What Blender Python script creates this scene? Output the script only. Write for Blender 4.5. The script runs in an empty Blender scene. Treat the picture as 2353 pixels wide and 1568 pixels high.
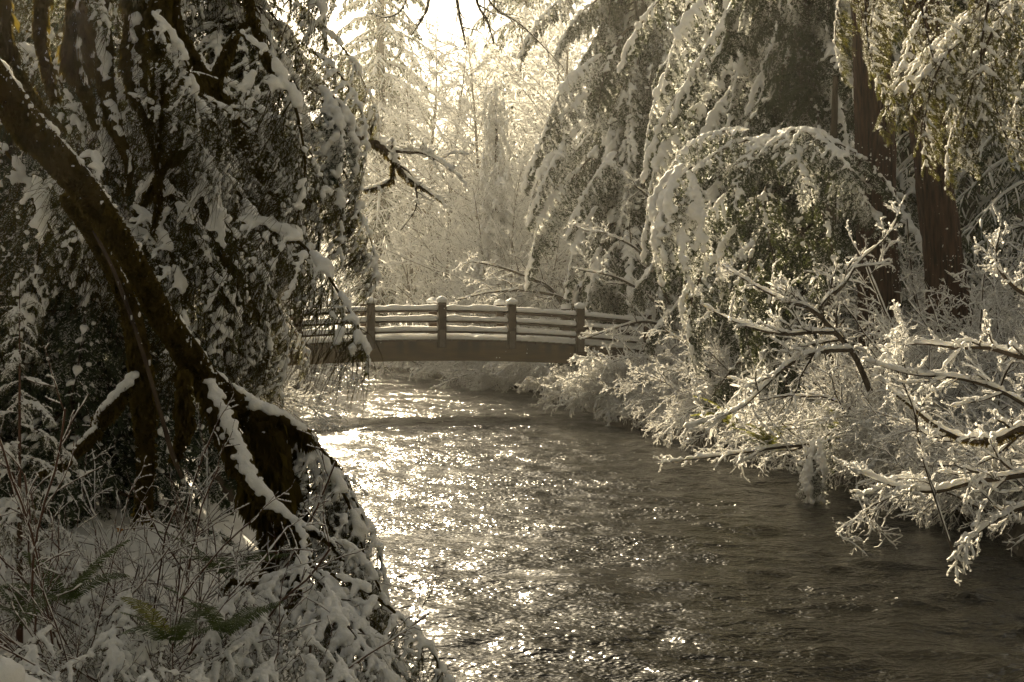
import bpy, math, random
import numpy as np
from mathutils import Vector, Matrix, Euler

R = math.radians
sc = bpy.context.scene
COL = sc.collection

# ------------------------------------------------------------------ camera, sky, sun, exposure
CAMZ = 2.5
FPX = 3268.0                      # focal length in pixels of a 2353-pixel-wide view (50 mm on 36 mm)
cam_data = bpy.data.cameras.new('camera')
cam_data.lens = 50.0
cam_data.sensor_width = 36.0
cam_data.shift_y = -34.0 / 2353.0
cam_data.clip_start = 0.1
cam_data.clip_end = 3000.0
cam = bpy.data.objects.new('camera', cam_data)
cam.location = (0, 0, CAMZ)
cam.rotation_euler = (R(90), 0, 0)
COL.objects.link(cam)
sc.camera = cam

SUN_AZ, SUN_EL = R(-14.0), R(24.5)
world = bpy.data.worlds.new('World')
sc.world = world
world.use_nodes = True
wn, wl = world.node_tree.nodes, world.node_tree.links
wn.clear()
w_out = wn.new('ShaderNodeOutputWorld')
w_bg = wn.new('ShaderNodeBackground')
w_sky = wn.new('ShaderNodeTexSky')
w_sky.sky_type = 'NISHITA'
w_sky.sun_disc = False
w_sky.sun_elevation = SUN_EL
w_sky.sun_rotation = SUN_AZ
w_sky.air_density = 1.0
w_sky.dust_density = 2.5
w_sky.ozone_density = 0.4
w_hsv = wn.new('ShaderNodeHueSaturation')
w_hsv.inputs['Saturation'].default_value = 0.28
wl.new(w_sky.outputs[0], w_hsv.inputs['Color'])
wl.new(w_hsv.outputs[0], w_bg.inputs['Color'])
w_bg.inputs['Strength'].default_value = 0.05
wl.new(w_bg.outputs[0], w_out.inputs['Surface'])

sun_data = bpy.data.lights.new('sun', 'SUN')
sun_data.energy = 5.0
sun_data.angle = R(0.53)
sun_data.color = (1.0, 0.915, 0.76)
sun = bpy.data.objects.new('sun', sun_data)
s_dir = Vector((math.sin(SUN_AZ) * math.cos(SUN_EL), math.cos(SUN_AZ) * math.cos(SUN_EL), math.sin(SUN_EL)))
sun.rotation_euler = (-s_dir).to_track_quat('-Z', 'Y').to_euler()
sun.location = (0, 0, 60)
COL.objects.link(sun)

sc.view_settings.view_transform = 'Standard'
sc.view_settings.look = 'None'
sc.view_settings.exposure = 1.15
sc.view_settings.gamma = 1.0
sc.view_settings.use_curve_mapping = False
sc.view_settings.use_white_balance = True
sc.view_settings.white_balance_temperature = 8300
sc.view_settings.white_balance_tint = 7
sc.render.engine = 'CYCLES'
cy = sc.cycles
cy.use_denoising = True
cy.max_bounces = 7
cy.diffuse_bounces = 3
cy.glossy_bounces = 3
cy.transmission_bounces = 2
cy.volume_bounces = 1
cy.transparent_max_bounces = 4
cy.sample_clamp_indirect = 6.0
cy.use_adaptive_sampling = True
cy.adaptive_threshold = 0.015

# ------------------------------------------------------------------ small maths helpers
def P(x, y, d):
    """a point of the place from its pixel in the 2353-wide view and its distance"""
    return np.array([(x - 1176.5) / FPX * d, d, CAMZ - (y - 750.0) / FPX * d])

def vnoise(p, seed=0):
    p = np.asarray(p, dtype=np.float64)
    i = np.floor(p).astype(np.int64)
    f = p - i
    f = f * f * (3 - 2 * f)
    def h(a, b, c):
        n = (a * 73856093) ^ (b * 19349663) ^ (c * 83492791) ^ (seed * 2654435761 & 0x7fffffff)
        n = (n ^ (n >> 13)) * 1274126177 & 0x7fffffff
        n = (n ^ (n >> 16)) & 0xffff
        return n / 32767.5 - 1.0
    r = 0
    for dx in (0, 1):
        for dy in (0, 1):
            for dz in (0, 1):
                w = (f[..., 0] if dx else 1 - f[..., 0]) * (f[..., 1] if dy else 1 - f[..., 1]) * (f[..., 2] if dz else 1 - f[..., 2])
                r = r + w * h(i[..., 0] + dx, i[..., 1] + dy, i[..., 2] + dz)
    return r

def fbm(p, oct=3, seed=0):
    a, s, r = 1.0, 1.0, 0
    for k in range(oct):
        r = r + a * vnoise(np.asarray(p) * s, seed + k)
        a *= 0.5
        s *= 2.03
    return r

def nrm(v):
    return v / np.maximum(np.linalg.norm(v, axis=-1, keepdims=True), 1e-9)

def resample(pts, n):
    """smooth (Catmull-Rom) curve through control rows, n points, any number of columns"""
    pts = np.asarray(pts, float)
    k = len(pts)
    ext = np.vstack([2 * pts[0] - pts[1], pts, 2 * pts[-1] - pts[-2]])
    u = np.linspace(0, k - 1, n)
    i = np.minimum(u.astype(int), k - 2)
    t = (u - i)[:, None]
    p0, p1, p2, p3 = ext[i], ext[i + 1], ext[i + 2], ext[i + 3]
    return 0.5 * ((2 * p1) + (-p0 + p2) * t + (2 * p0 - 5 * p1 + 4 * p2 - p3) * t ** 2 + (-p0 + 3 * p1 - 3 * p2 + p3) * t ** 3)

# ------------------------------------------------------------------ mesh building
class Geo:
    def __init__(self):
        self.V, self.Q, self.T, self.qm, self.tm, self.n = [], [], [], [], [], 0
    def add(self, V, F, mat=0):
        V = np.asarray(V, float).reshape(-1, 3)
        F = np.asarray(F, np.int64) + self.n
        self.V.append(V)
        self.n += len(V)
        if F.shape[1] == 4:
            self.Q.append(F); self.qm.append(np.full(len(F), mat))
        else:
            self.T.append(F); self.tm.append(np.full(len(F), mat))
    def merge(self, g, M=None):
        if g.n == 0: return
        V = np.vstack(g.V)
        if M is not None:
            M = np.asarray(M)
            V = V @ M[:3, :3].T + M[:3, 3]
        for F, m in zip(g.Q, g.qm):
            self.Q.append(F + self.n); self.qm.append(m)
        for F, m in zip(g.T, g.tm):
            self.T.append(F + self.n); self.tm.append(m)
        self.V.append(V); self.n += len(V)
    def mesh(self, name, mats, smooth=True):
        me = bpy.data.meshes.new(name)
        if self.n == 0: return me
        V = np.vstack(self.V)
        Q = np.vstack(self.Q) if self.Q else np.zeros((0, 4), np.int64)
        T = np.vstack(self.T) if self.T else np.zeros((0, 3), np.int64)
        loops = np.concatenate([Q.ravel(), T.ravel()]).astype(np.int32)
        starts = np.concatenate([np.arange(len(Q)) * 4, len(Q) * 4 + np.arange(len(T)) * 3]).astype(np.int32)
        mi = np.concatenate([np.concatenate(self.qm) if self.qm else [], np.concatenate(self.tm) if self.tm else []]).astype(np.int32)
        me.vertices.add(len(V)); me.vertices.foreach_set('co', V.astype(np.float32).ravel())
        me.loops.add(len(loops)); me.loops.foreach_set('vertex_index', loops)
        me.polygons.add(len(starts)); me.polygons.foreach_set('loop_start', starts)
        for m in mats: me.materials.append(m)
        me.polygons.foreach_set('material_index', mi)
        me.polygons.foreach_set('use_smooth', np.full(len(starts), smooth))
        me.update(calc_edges=True)
        return me

def tubes(P_, R_, k=5, flat=1.0):
    """batch of M polylines (M,N,3) with radii (M,N) -> verts, quads"""
    P_ = np.asarray(P_, float)
    if P_.ndim == 2: P_ = P_[None]
    R_ = np.broadcast_to(np.asarray(R_, float), P_.shape[:2])
    M, N, _ = P_.shape
    t = nrm(np.gradient(P_, axis=1))
    ref = np.where(np.abs(t[..., 2:3]) > 0.9, np.array([1.0, 0, 0]), np.array([0, 0, 1.0]))
    s = nrm(np.cross(t, ref))
    u = np.cross(s, t)
    a = np.arange(k) / k * 2 * math.pi
    ring = s[:, :, None, :] * np.cos(a)[None, None, :, None] + u[:, :, None, :] * (np.sin(a) * flat)[None, None, :, None]
    V = P_[:, :, None, :] + ring * R_[:, :, None, None]
    idx = np.arange(M * N * k).reshape(M, N, k)
    a0, a1 = idx[:, :-1, :], idx[:, 1:, :]
    F = np.stack([a0, np.roll(a0, -1, 2), np.roll(a1, -1, 2), a1], -1).reshape(-1, 4)
    return V.reshape(-1, 3), F

def ico():
    import bmesh
    bm = bmesh.new()
    bmesh.ops.create_icosphere(bm, subdivisions=1, radius=1.0)
    bm.verts.ensure_lookup_table()
    V = np.array([v.co[:] for v in bm.verts]); F = np.array([[v.index for v in f.verts] for f in bm.faces])
    bm.free()
    return V, F
ICO_V, ICO_F = ico()

def blobs(C, Rr, flat=0.7):
    C = np.asarray(C, float); Rr = np.asarray(Rr, float)
    if Rr.ndim == 1: Rr = np.stack([Rr, Rr, Rr * flat], -1)
    V = C[:, None, :] + ICO_V[None] * Rr[:, None, :]
    F = ICO_F[None] + (np.arange(len(C)) * len(ICO_V))[:, None, None]
    return V.reshape(-1, 3), F.reshape(-1, 3)

def remesh(V, F, voxel, mats, name='snow', smooth=2, noise=0.0, nscale=8.0):
    """weld overlapping lumps into one continuous skin"""
    g = Geo(); g.add(V, F)
    me = g.mesh('tmp', [])
    ob = bpy.data.objects.new('tmp', me)
    COL.objects.link(ob)
    m = ob.modifiers.new('r', 'REMESH'); m.mode = 'VOXEL'; m.voxel_size = voxel
    if smooth:
        m2 = ob.modifiers.new('s', 'SMOOTH'); m2.factor = 0.5; m2.iterations = smooth
    dg = bpy.context.evaluated_depsgraph_get()
    out = bpy.data.meshes.new_from_object(ob.evaluated_get(dg))
    bpy.data.objects.remove(ob); bpy.data.meshes.remove(me)
    out.name = name
    n = len(out.vertices)
    if noise and n:
        co = np.empty(n * 3, np.float32); out.vertices.foreach_get('co', co); co = co.reshape(-1, 3)
        no = np.empty(n * 3, np.float32); out.vertices.foreach_get('normal', no); no = no.reshape(-1, 3)
        co = co + no * (fbm(co * nscale, 2, 5) * noise)[:, None]
        out.vertices.foreach_set('co', co.astype(np.float32).ravel())
    out.materials.clear()
    for mm in mats: out.materials.append(mm)
    out.polygons.foreach_set('use_smooth', np.ones(len(out.polygons), bool))
    out.update()
    return out

def grow(p0, d0, L, N, droop, wig, rng):
    p0 = np.asarray(p0, float); d = nrm(np.asarray(d0, float)); M = len(p0)
    L = np.broadcast_to(np.asarray(L, float), (M,))
    pts = [p0]
    for i in range(1, N):
        d = nrm(d + wig * rng.normal(size=(M, 3)) + np.array([0, 0, -droop]))
        pts.append(pts[-1] + d * (L / (N - 1))[:, None])
    return np.stack(pts, 1)

def offshoots(Pp, Rp, n, t0, t1, ang, lenf, rng, plane=True, taper=0.6, minf=0.25, up=0.0):
    """n shoots per polyline: base points, directions, lengths, base radii"""
    M, N, _ = Pp.shape
    seg = np.linalg.norm(np.diff(Pp, axis=1), axis=2).sum(1)
    t = (np.linspace(t0, t1, n)[None, :] + rng.uniform(-.5, .5, (M, n)) * (t1 - t0) / n).clip(0.02, 0.99)
    u = t * (N - 1); i = np.minimum(u.astype(int), N - 2); f = (u - i)[..., None]
    mi = np.arange(M)[:, None]
    a, b = Pp[mi, i], Pp[mi, i + 1]
    p0 = a + (b - a) * f
    tan = nrm(b - a)
    rad = Rp[mi, i]
    side = nrm(np.cross(tan, np.array([0, 0, 1.0])) + 1e-6)
    sg = np.where((np.arange(n)[None, :] + rng.integers(0, 2, (M, 1))) % 2 == 0, 1.0, -1.0)[..., None]
    if plane:
        sd = side * sg + np.array([0, 0, 1.0]) * (rng.normal(size=(M, n, 1)) * 0.18 + up)
    else:
        upv = np.cross(side, tan)
        ph = rng.uniform(0, 2 * math.pi, (M, n, 1))
        sd = side * np.cos(ph) + upv * np.sin(ph) + np.array([0, 0, 1.0]) * up
    an = ang + rng.normal(size=(M, n, 1)) * (0.15 if plane else .32)
    d = nrm(tan * np.cos(an) + nrm(sd) * np.sin(an))
    L = seg[:, None] * lenf * (1 - taper * t).clip(minf, 1) * (rng.uniform(.7, 1.15, (M, n)) if plane else rng.uniform(.35, 1.3, (M, n)))
    return p0.reshape(-1, 3), d.reshape(-1, 3), L.reshape(-1), rad.reshape(-1)

def tapered(M, N, r0, r1):
    r0 = np.broadcast_to(np.asarray(r0, float), (M,)); r1 = np.broadcast_to(np.asarray(r1, float), (M,))
    t = np.linspace(0, 1, N)[None]
    return r0[:, None] * (1 - t) + r1[:, None] * t

def snow_tube(Pp, Rp, th, rng, k=6, lump=0.45, gap=0.0, sink=0.3, sub=1):
    """snow lying along the upper side of twigs"""
    if sub > 1:
        M, N, _ = Pp.shape
        u = np.linspace(0, N - 1, (N - 1) * sub + 1); i = np.minimum(u.astype(int), N - 2); f = (u - i)
        Pp = Pp[:, i] * (1 - f)[None, :, None] + Pp[:, i + 1] * f[None, :, None]
        Rp = Rp[:, i] * (1 - f)[None] + Rp[:, i + 1] * f[None]
    M, N, _ = Pp.shape
    tan = nrm(np.gradient(Pp, axis=1))
    hz = np.sqrt((1 - tan[..., 2] ** 2).clip(0, 1)).clip(0.35, 1)
    rr = np.broadcast_to(th, (M, N)) * hz * (1 + lump * rng.uniform(-1, 1, (M, N)))
    if gap: rr = np.where(rng.uniform(size=(M, N)) < gap, rr * 0.25, rr)
    rr[:, 0] *= 0.5; rr[:, -1] *= 0.55
    C = Pp + np.array([0, 0, 1.0]) * (Rp + rr * (1 - sink) * 0.8)[..., None]
    return tubes(C, rr, k, 0.85)

def ribbons(Pp, w, rng):
    """thin blades of rime along fine twigs (M,N,3)"""
    M, N, _ = Pp.shape
    t = nrm(np.gradient(Pp, axis=1))
    s = nrm(np.cross(t, nrm(rng.normal(size=(M, 1, 3)) * .7 + np.array([0, -.6, .8]))))
    ww = w * rng.uniform(.6, 1.3, (M, N)); ww[:, -1] *= .35; ww[:, 0] *= .6
    V = np.stack([Pp - s * ww[..., None], Pp + s * ww[..., None]], 2)
    idx = np.arange(M * N * 2).reshape(M, N, 2)
    F = np.stack([idx[:, :-1, 0], idx[:, :-1, 1], idx[:, 1:, 1], idx[:, 1:, 0]], -1).reshape(-1, 4)
    return V.reshape(-1, 3), F

# ------------------------------------------------------------------ materials
def new_mat(name):
    m = bpy.data.materials.new(name); m.use_nodes = True
    nt = m.node_tree; nt.nodes.clear()
    out = nt.nodes.new('ShaderNodeOutputMaterial')
    return m, nt, out

def mk(name, c1, c2, scale=6.0, rough=0.85, bump=0.0, bscale=30.0, stretch=(1, 1, 1), trans=0.0, tcol=None, sss=0.0, spec=0.3, detail=4.0):
    m, nt, out = new_mat(name)
    N, L = nt.nodes, nt.links
    tc = N.new('ShaderNodeTexCoord'); mp = N.new('ShaderNodeMapping')
    mp.inputs['Scale'].default_value = stretch
    L.new(tc.outputs['Object'], mp.inputs['Vector'])
    nz = N.new('ShaderNodeTexNoise'); nz.inputs['Scale'].default_value = scale; nz.inputs['Detail'].default_value = detail
    L.new(mp.outputs[0], nz.inputs['Vector'])
    rp = N.new('ShaderNodeValToRGB')
    rp.color_ramp.elements[0].position = 0.32; rp.color_ramp.elements[0].color = (*c1, 1)
    rp.color_ramp.elements[1].position = 0.68; rp.color_ramp.elements[1].color = (*c2, 1)
    L.new(nz.outputs['Fac'], rp.inputs['Fac'])
    b = N.new('ShaderNodeBsdfPrincipled')
    b.inputs['Roughness'].default_value = rough
    b.inputs['Specular IOR Level'].default_value = spec
    L.new(rp.outputs[0], b.inputs['Base Color'])
    if sss:
        b.inputs['Subsurface Weight'].default_value = sss
        b.inputs['Subsurface Radius'].default_value = (1, 0.95, 0.85)
        b.inputs['Subsurface Scale'].default_value = 0.03
    if bump:
        n2 = N.new('ShaderNodeTexNoise'); n2.inputs['Scale'].default_value = bscale; n2.inputs['Detail'].default_value = 3
        L.new(mp.outputs[0], n2.inputs['Vector'])
        bp = N.new('ShaderNodeBump'); bp.inputs['Strength'].default_value = bump; bp.inputs['Distance'].default_value = 0.02
        L.new(n2.outputs['Fac'], bp.inputs['Height']); L.new(bp.outputs[0], b.inputs['Normal'])
    if trans:
        t = N.new('ShaderNodeBsdfTranslucent'); t.inputs['Color'].default_value = (*(tcol or c2), 1)
        mx = N.new('ShaderNodeMixShader'); mx.inputs[0].default_value = trans
        L.new(b.outputs[0], mx.inputs[1]); L.new(t.outputs[0], mx.inputs[2]); L.new(mx.outputs[0], out.inputs['Surface'])
    else:
        L.new(b.outputs[0], out.inputs['Surface'])
    return m

SNOW = mk('snow', (0.86, 0.86, 0.85), (0.92, 0.92, 0.91), 14, 0.65, 0.35, 70, sss=0.8, spec=0.25)
FROST = mk('rime_frost', (0.86, 0.86, 0.84), (0.92, 0.92, 0.91), 14, 0.7, trans=0.62, tcol=(0.95, 0.94, 0.90), spec=0.25)
SNOWG = mk('ground_snow', (0.74, 0.73, 0.71), (0.88, 0.88, 0.87), 3, 0.7, 0.6, 22, spec=0.25)
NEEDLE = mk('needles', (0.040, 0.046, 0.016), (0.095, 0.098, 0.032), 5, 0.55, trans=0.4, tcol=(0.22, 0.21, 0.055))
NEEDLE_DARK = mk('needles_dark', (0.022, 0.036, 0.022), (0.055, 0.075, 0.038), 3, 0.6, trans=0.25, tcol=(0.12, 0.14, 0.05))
BARK = mk('bark', (0.035, 0.026, 0.018), (0.085, 0.066, 0.048), 9, 0.9, 0.8, 25, (1, 1, 0.3))
BARK_RED = mk('red_bark', (0.007, 0.004, 0.003), (0.085, 0.043, 0.027), 22, 0.95, 1.0, 16, (1, 1, 0.12))
TWIG = mk('twig', (0.045, 0.030, 0.020), (0.10, 0.070, 0.045), 6, 0.85)
STEM_RED = mk('red_stem', (0.075, 0.034, 0.020), (0.14, 0.07, 0.04), 6, 0.6)
ALDER = mk('alder_bark', (0.16, 0.14, 0.11), (0.30, 0.27, 0.22), 5, 0.9)
MOSS = mk('moss', (0.026, 0.018, 0.006), (0.098, 0.069, 0.022), 12, 1.0, 0.8, 40, trans=0.35, tcol=(0.20, 0.15, 0.03), spec=0.05)
FERN = mk('fern', (0.028, 0.050, 0.016), (0.07, 0.10, 0.03), 8, 0.5, trans=0.3, tcol=(0.16, 0.20, 0.05))
FERN_YELLOW = mk('fern_yellow', (0.10, 0.11, 0.02), (0.20, 0.19, 0.04), 8, 0.5, trans=0.4, tcol=(0.40, 0.40, 0.08))
LEAF = mk('dead_leaf', (0.30, 0.13, 0.03), (0.42, 0.20, 0.05), 20, 0.7, trans=0.3, tcol=(0.5, 0.25, 0.06))
MUD = mk('river_bed', (0.05, 0.042, 0.03), (0.12, 0.10, 0.07), 3, 0.8, 0.5, 8)
RAIL = mk('rail_wood', (0.026, 0.014, 0.007), (0.060, 0.033, 0.017), 5, 0.75, 0.4, 30, (1, 1, 1))
STEEL = mk('steel_plate', (0.055, 0.042, 0.032), (0.10, 0.080, 0.062), 12, 0.55, 0.2, 40)

def glulam():
    m, nt, out = new_mat('glulam')
    N, L = nt.nodes, nt.links
    tc = N.new('ShaderNodeTexCoord')
    def nz(scale, st, det=4):
        mp = N.new('ShaderNodeMapping'); mp.inputs['Scale'].default_value = st; L.new(tc.outputs['Object'], mp.inputs['Vector'])
        n = N.new('ShaderNodeTexNoise'); n.inputs['Scale'].default_value = scale; n.inputs['Detail'].default_value = det; L.new(mp.outputs[0], n.inputs['Vector'])
        return n
    def ramp(src, p0, p1, c0, c1):
        r = N.new('ShaderNodeValToRGB'); r.color_ramp.elements[0].position = p0; r.color_ramp.elements[1].position = p1
        r.color_ramp.elements[0].color = (*c0, 1); r.color_ramp.elements[1].color = (*c1, 1); L.new(src, r.inputs['Fac']); return r
    base = ramp(nz(1.2, (1, 1, 6)).outputs['Fac'], .3, .7, (0.080, 0.048, 0.017), (0.155, 0.098, 0.037))
    grain = ramp(nz(3, (0.6, 1, 30)).outputs['Fac'], .3, .7, (0.75, 0.75, 0.75), (1, 1, 1))
    # damp runs: narrow vertical streaks that start at the deck and fade down the face
    st = ramp(nz(3.2, (1, 1, 0.12), 5).outputs['Fac'], .46, .60, (0, 0, 0), (1, 1, 1))
    sep = N.new('ShaderNodeSeparateXYZ'); L.new(tc.outputs['Object'], sep.inputs[0])
    uvn = N.new('ShaderNodeAttribute'); uvn.attribute_name = 'down'
    fall = ramp(uvn.outputs['Fac'], .05, .85, (1, 1, 1), (0, 0, 0))
    mu = N.new('ShaderNodeMath'); mu.operation = 'MULTIPLY'; L.new(st.outputs[0], mu.inputs[0]); L.new(fall.outputs[0], mu.inputs[1])
    mu2 = N.new('ShaderNodeMath'); mu2.operation = 'MULTIPLY'; mu2.inputs[1].default_value = 0.95; L.new(mu.outputs[0], mu2.inputs[0])
    m1 = N.new('ShaderNodeMixRGB'); m1.blend_type = 'MULTIPLY'; m1.inputs[0].default_value = 1; L.new(base.outputs[0], m1.inputs[1]); L.new(grain.outputs[0], m1.inputs[2])
    m2 = N.new('ShaderNodeMixRGB'); m2.inputs[2].default_value = (0.030, 0.018, 0.010, 1); L.new(mu2.outputs[0], m2.inputs[0]); L.new(m1.outputs[0], m2.inputs[1])
    big = ramp(nz(0.35, (1, 1, 1)).outputs['Fac'], .40, .62, (1, 1, 1), (0.45, 0.36, 0.30))
    m3 = N.new('ShaderNodeMixRGB'); m3.blend_type = 'MULTIPLY'; m3.inputs[0].default_value = 0.8; L.new(m2.outputs[0], m3.inputs[1]); L.new(big.outputs[0], m3.inputs[2])
    b = N.new('ShaderNodeBsdfPrincipled'); b.inputs['Roughness'].default_value = 0.6; L.new(m3.outputs[0], b.inputs['Base Color'])
    L.new(b.outputs[0], out.inputs['Surface'])
    return m
GLULAM = glulam()

def water_mat():
    m, nt, out = new_mat('river_water')
    N, L = nt.nodes, nt.links
    tc = N.new('ShaderNodeTexCoord')
    def nz(scale, st, det):
        mp = N.new('ShaderNodeMapping'); mp.inputs['Scale'].default_value = st; mp.inputs['Rotation'].default_value = (0, 0, R(14)); L.new(tc.outputs['Object'], mp.inputs['Vector'])
        n = N.new('ShaderNodeTexNoise'); n.inputs['Scale'].default_value = scale; n.inputs['Detail'].default_value = det; L.new(mp.outputs[0], n.inputs['Vector'])
        return n
    a = nz(5.5, (1.0, 1.5, 1), 2.0); b2 = nz(17.0, (1.0, 1.3, 1), 1.0)
    ad = N.new('ShaderNodeMath'); ad.operation = 'MULTIPLY_ADD'; ad.inputs[1].default_value = 0.42
    L.new(b2.outputs['Fac'], ad.inputs[0]); L.new(a.outputs['Fac'], ad.inputs[2])
    bp = N.new('ShaderNodeBump'); bp.inputs['Strength'].default_value = 1.0; bp.inputs['Distance'].default_value = 0.055
    fl = nz(0.32, (1.0, 1.6, 1), 2.0); fr = N.new('ShaderNodeMapRange'); fr.inputs[1].default_value = .35; fr.inputs[2].default_value = .65; fr.inputs[3].default_value = .45; fr.inputs[4].default_value = 1.0
    L.new(fl.outputs['Fac'], fr.inputs[0]); L.new(fr.outputs[0], bp.inputs['Strength'])
    L.new(ad.outputs[0], bp.inputs['Height'])
    p = N.new('ShaderNodeBsdfPrincipled')
    p.inputs['Base Color'].default_value = (0.007, 0.0065, 0.004, 1)
    p.inputs['Roughness'].default_value = 0.16
    p.inputs['IOR'].default_value = 1.333
    p.inputs['Specular IOR Level'].default_value = 0.38
    L.new(bp.outputs[0], p.inputs['Normal'])
    L.new(p.outputs[0], out.inputs['Surface'])
    return m
WATER = water_mat()

def wet_edge(m):
    nt = m.node_tree; N, L = nt.nodes, nt.links
    b = next(n for n in N if n.type == 'BSDF_PRINCIPLED'); src = b.inputs['Base Color'].links[0].from_socket
    ge = N.new('ShaderNodeNewGeometry'); sp = N.new('ShaderNodeSeparateXYZ'); L.new(ge.outputs['Position'], sp.inputs[0])
    nz = N.new('ShaderNodeTexNoise'); nz.inputs['Scale'].default_value = 1.7; L.new(ge.outputs['Position'], nz.inputs['Vector'])
    ma = N.new('ShaderNodeMath'); ma.operation = 'MULTIPLY_ADD'; ma.inputs[1].default_value = .5; ma.inputs[2].default_value = -.02; L.new(nz.outputs['Fac'], ma.inputs[0])
    lt = N.new('ShaderNodeMath'); lt.operation = 'LESS_THAN'; L.new(sp.outputs[2], lt.inputs[0]); L.new(ma.outputs[0], lt.inputs[1])
    mx = N.new('ShaderNodeMixRGB'); mx.inputs[2].default_value = (0.035, 0.027, 0.018, 1); L.new(lt.outputs[0], mx.inputs[0]); L.new(src, mx.inputs[1]); L.new(mx.outputs[0], b.inputs['Base Color'])
wet_edge(SNOWG)

# ------------------------------------------------------------------ object helpers
def link(name, me, parent=None, loc=None, M=None):
    o = bpy.data.objects.new(name, me)
    COL.objects.link(o)
    if parent is not None: o.parent = parent
    if name in ('snow', 'moss', 'deck_snow') and parent is not None: o['kind'] = 'stuff'
    if loc is not None: o.location = loc
    if M is not None: o.matrix_basis = M
    return o

def thing(name, label, cat, loc=(0, 0, 0), group=None, rz=0.0):
    o = bpy.data.objects.new(name, None)
    COL.objects.link(o)
    o.location = loc; o.rotation_euler = (0, 0, rz)
    o['label'] = label; o['category'] = cat
    if group: o['group'] = group
    return o

def structure(o, kind='structure'):
    o['kind'] = kind
    return o

def xf(loc, az, pitch=0.0, roll=0.0, s=1.0):
    """branch placement: local +X turned to azimuth az (counter-clockwise from +X), lifted by pitch"""
    return Matrix.Translation(Vector(loc)) @ Matrix.Rotation(az, 4, 'Z') @ Matrix.Rotation(-pitch, 4, 'Y') @ Matrix.Rotation(roll, 4, 'X') @ Matrix.Diagonal((s, s, s, 1))

# ------------------------------------------------------------------ river course and terrain
DL = np.array([-30, 5, 8, 11, 16, 25, 39, 50, 68, 86, 100, 130.]); XLv = np.array([-0.3, -0.6, -0.95, -1.4, -2.7, -4.3, -6.2, -7.8, -10.2, -14.0, -20, -40.])
DR = np.array([-30, 5, 10, 15, 20, 25, 30, 36, 42, 50, 60, 74, 86, 100, 130.]); XRv = np.array([6.4, 6.3, 6.1, 5.9, 5.6, 5.1, 4.1, 2.5, 2.2, 1.4, -0.9, -4.8, -9.2, -15.5, -35.])
def XL(y): return np.interp(y, DL, XLv)
def XR(y): return np.interp(y, DR, XRv)

def terrain(x, y):
    x = np.asarray(x, float); y = np.asarray(y, float)
    l, r = XL(y), XR(y)
    e = np.maximum(l - x, x - r)
    wob = fbm(np.stack([x * .5, y * .5, 0 * x], -1), 3, 3)
    e = e + 0.35 * wob
    bank = 0.75 * (1 - np.exp(-np.maximum(e, 0) / 0.55)) + 0.07 * np.maximum(e, 0)
    hill = 0.30 * np.maximum(e - 10, 0) * np.where(x > r, 1.0, 0.8) + np.maximum(y - 92, 0) * 0.10
    lump = 0.14 * fbm(np.stack([x * 1.1, y * 1.1, 0 * x], -1), 3, 9) + 0.05 * fbm(np.stack([x * 4, y * 4, 0 * x], -1), 2, 19)
    z = np.where(e > 0, bank + hill + lump * np.clip(e / 0.5, 0, 1), np.maximum(-0.9, e * 1.1))
    return np.where(y > 104, np.maximum(z, 0.3 + 0.1 * (y - 100)), z)
def tz(x, y): return float(terrain(np.array([x]), np.array([y]))[0])

def grid_faces(nx, ny):
    idx = np.arange(nx * ny).reshape(ny, nx)
    return np.stack([idx[:-1, :-1], idx[:-1, 1:], idx[1:, 1:], idx[1:, :-1]], -1).reshape(-1, 4)

ys = np.concatenate([np.linspace(-25, 2, 14, endpoint=False), np.linspace(2, 45, 230, endpoint=False), np.linspace(45, 110, 90, endpoint=False), np.linspace(110, 420, 30)])
us = np.linspace(-1, 1, 260)
xs = np.sign(us) * (np.abs(us) * 16 + np.abs(us) ** 5 * 200)
X, Y = np.meshgrid(xs, ys)
X = X + np.interp(Y, [0, 40, 90], [1.5, -2, -8]) * np.exp(-(X / 40) ** 2)
g = Geo(); Z = terrain(X, Y); g.add(np.stack([X, Y, Z], -1), grid_faces(len(xs), len(ys)))
snow_ground = structure(link('snowy_ground', g.mesh('snowy_ground', [SNOWG])))
snow_ground['label'] = 'snow covered river banks and forest floor'

# river
vy = np.concatenate([np.linspace(-6, 6, 30, endpoint=False), np.geomspace(6, 104, 620)])
uu = np.linspace(0, 1, 170)
U, VY = np.meshgrid(uu, vy)
X = (XL(VY) - 1.6) * (1 - U) + (XR(VY) + 1.6) * U
th = R(14)
XA = X * math.cos(th) - VY * math.sin(th); YA = X * math.sin(th) + VY * math.cos(th)
Zw = 0.034 * fbm(np.stack([XA * 1.1, YA * 1.5, 0 * X], -1), 2, 31) + 0.021 * fbm(np.stack([XA * 3.1, YA * 4.5, 0 * X + 3], -1), 2, 41)
g = Geo(); g.add(np.stack([X, VY, Zw], -1), grid_faces(len(uu), len(vy)))
river = structure(link('river', g.mesh('river', [WATER])))
river['label'] = 'rippling dark river with bright sun glitter'

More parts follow.
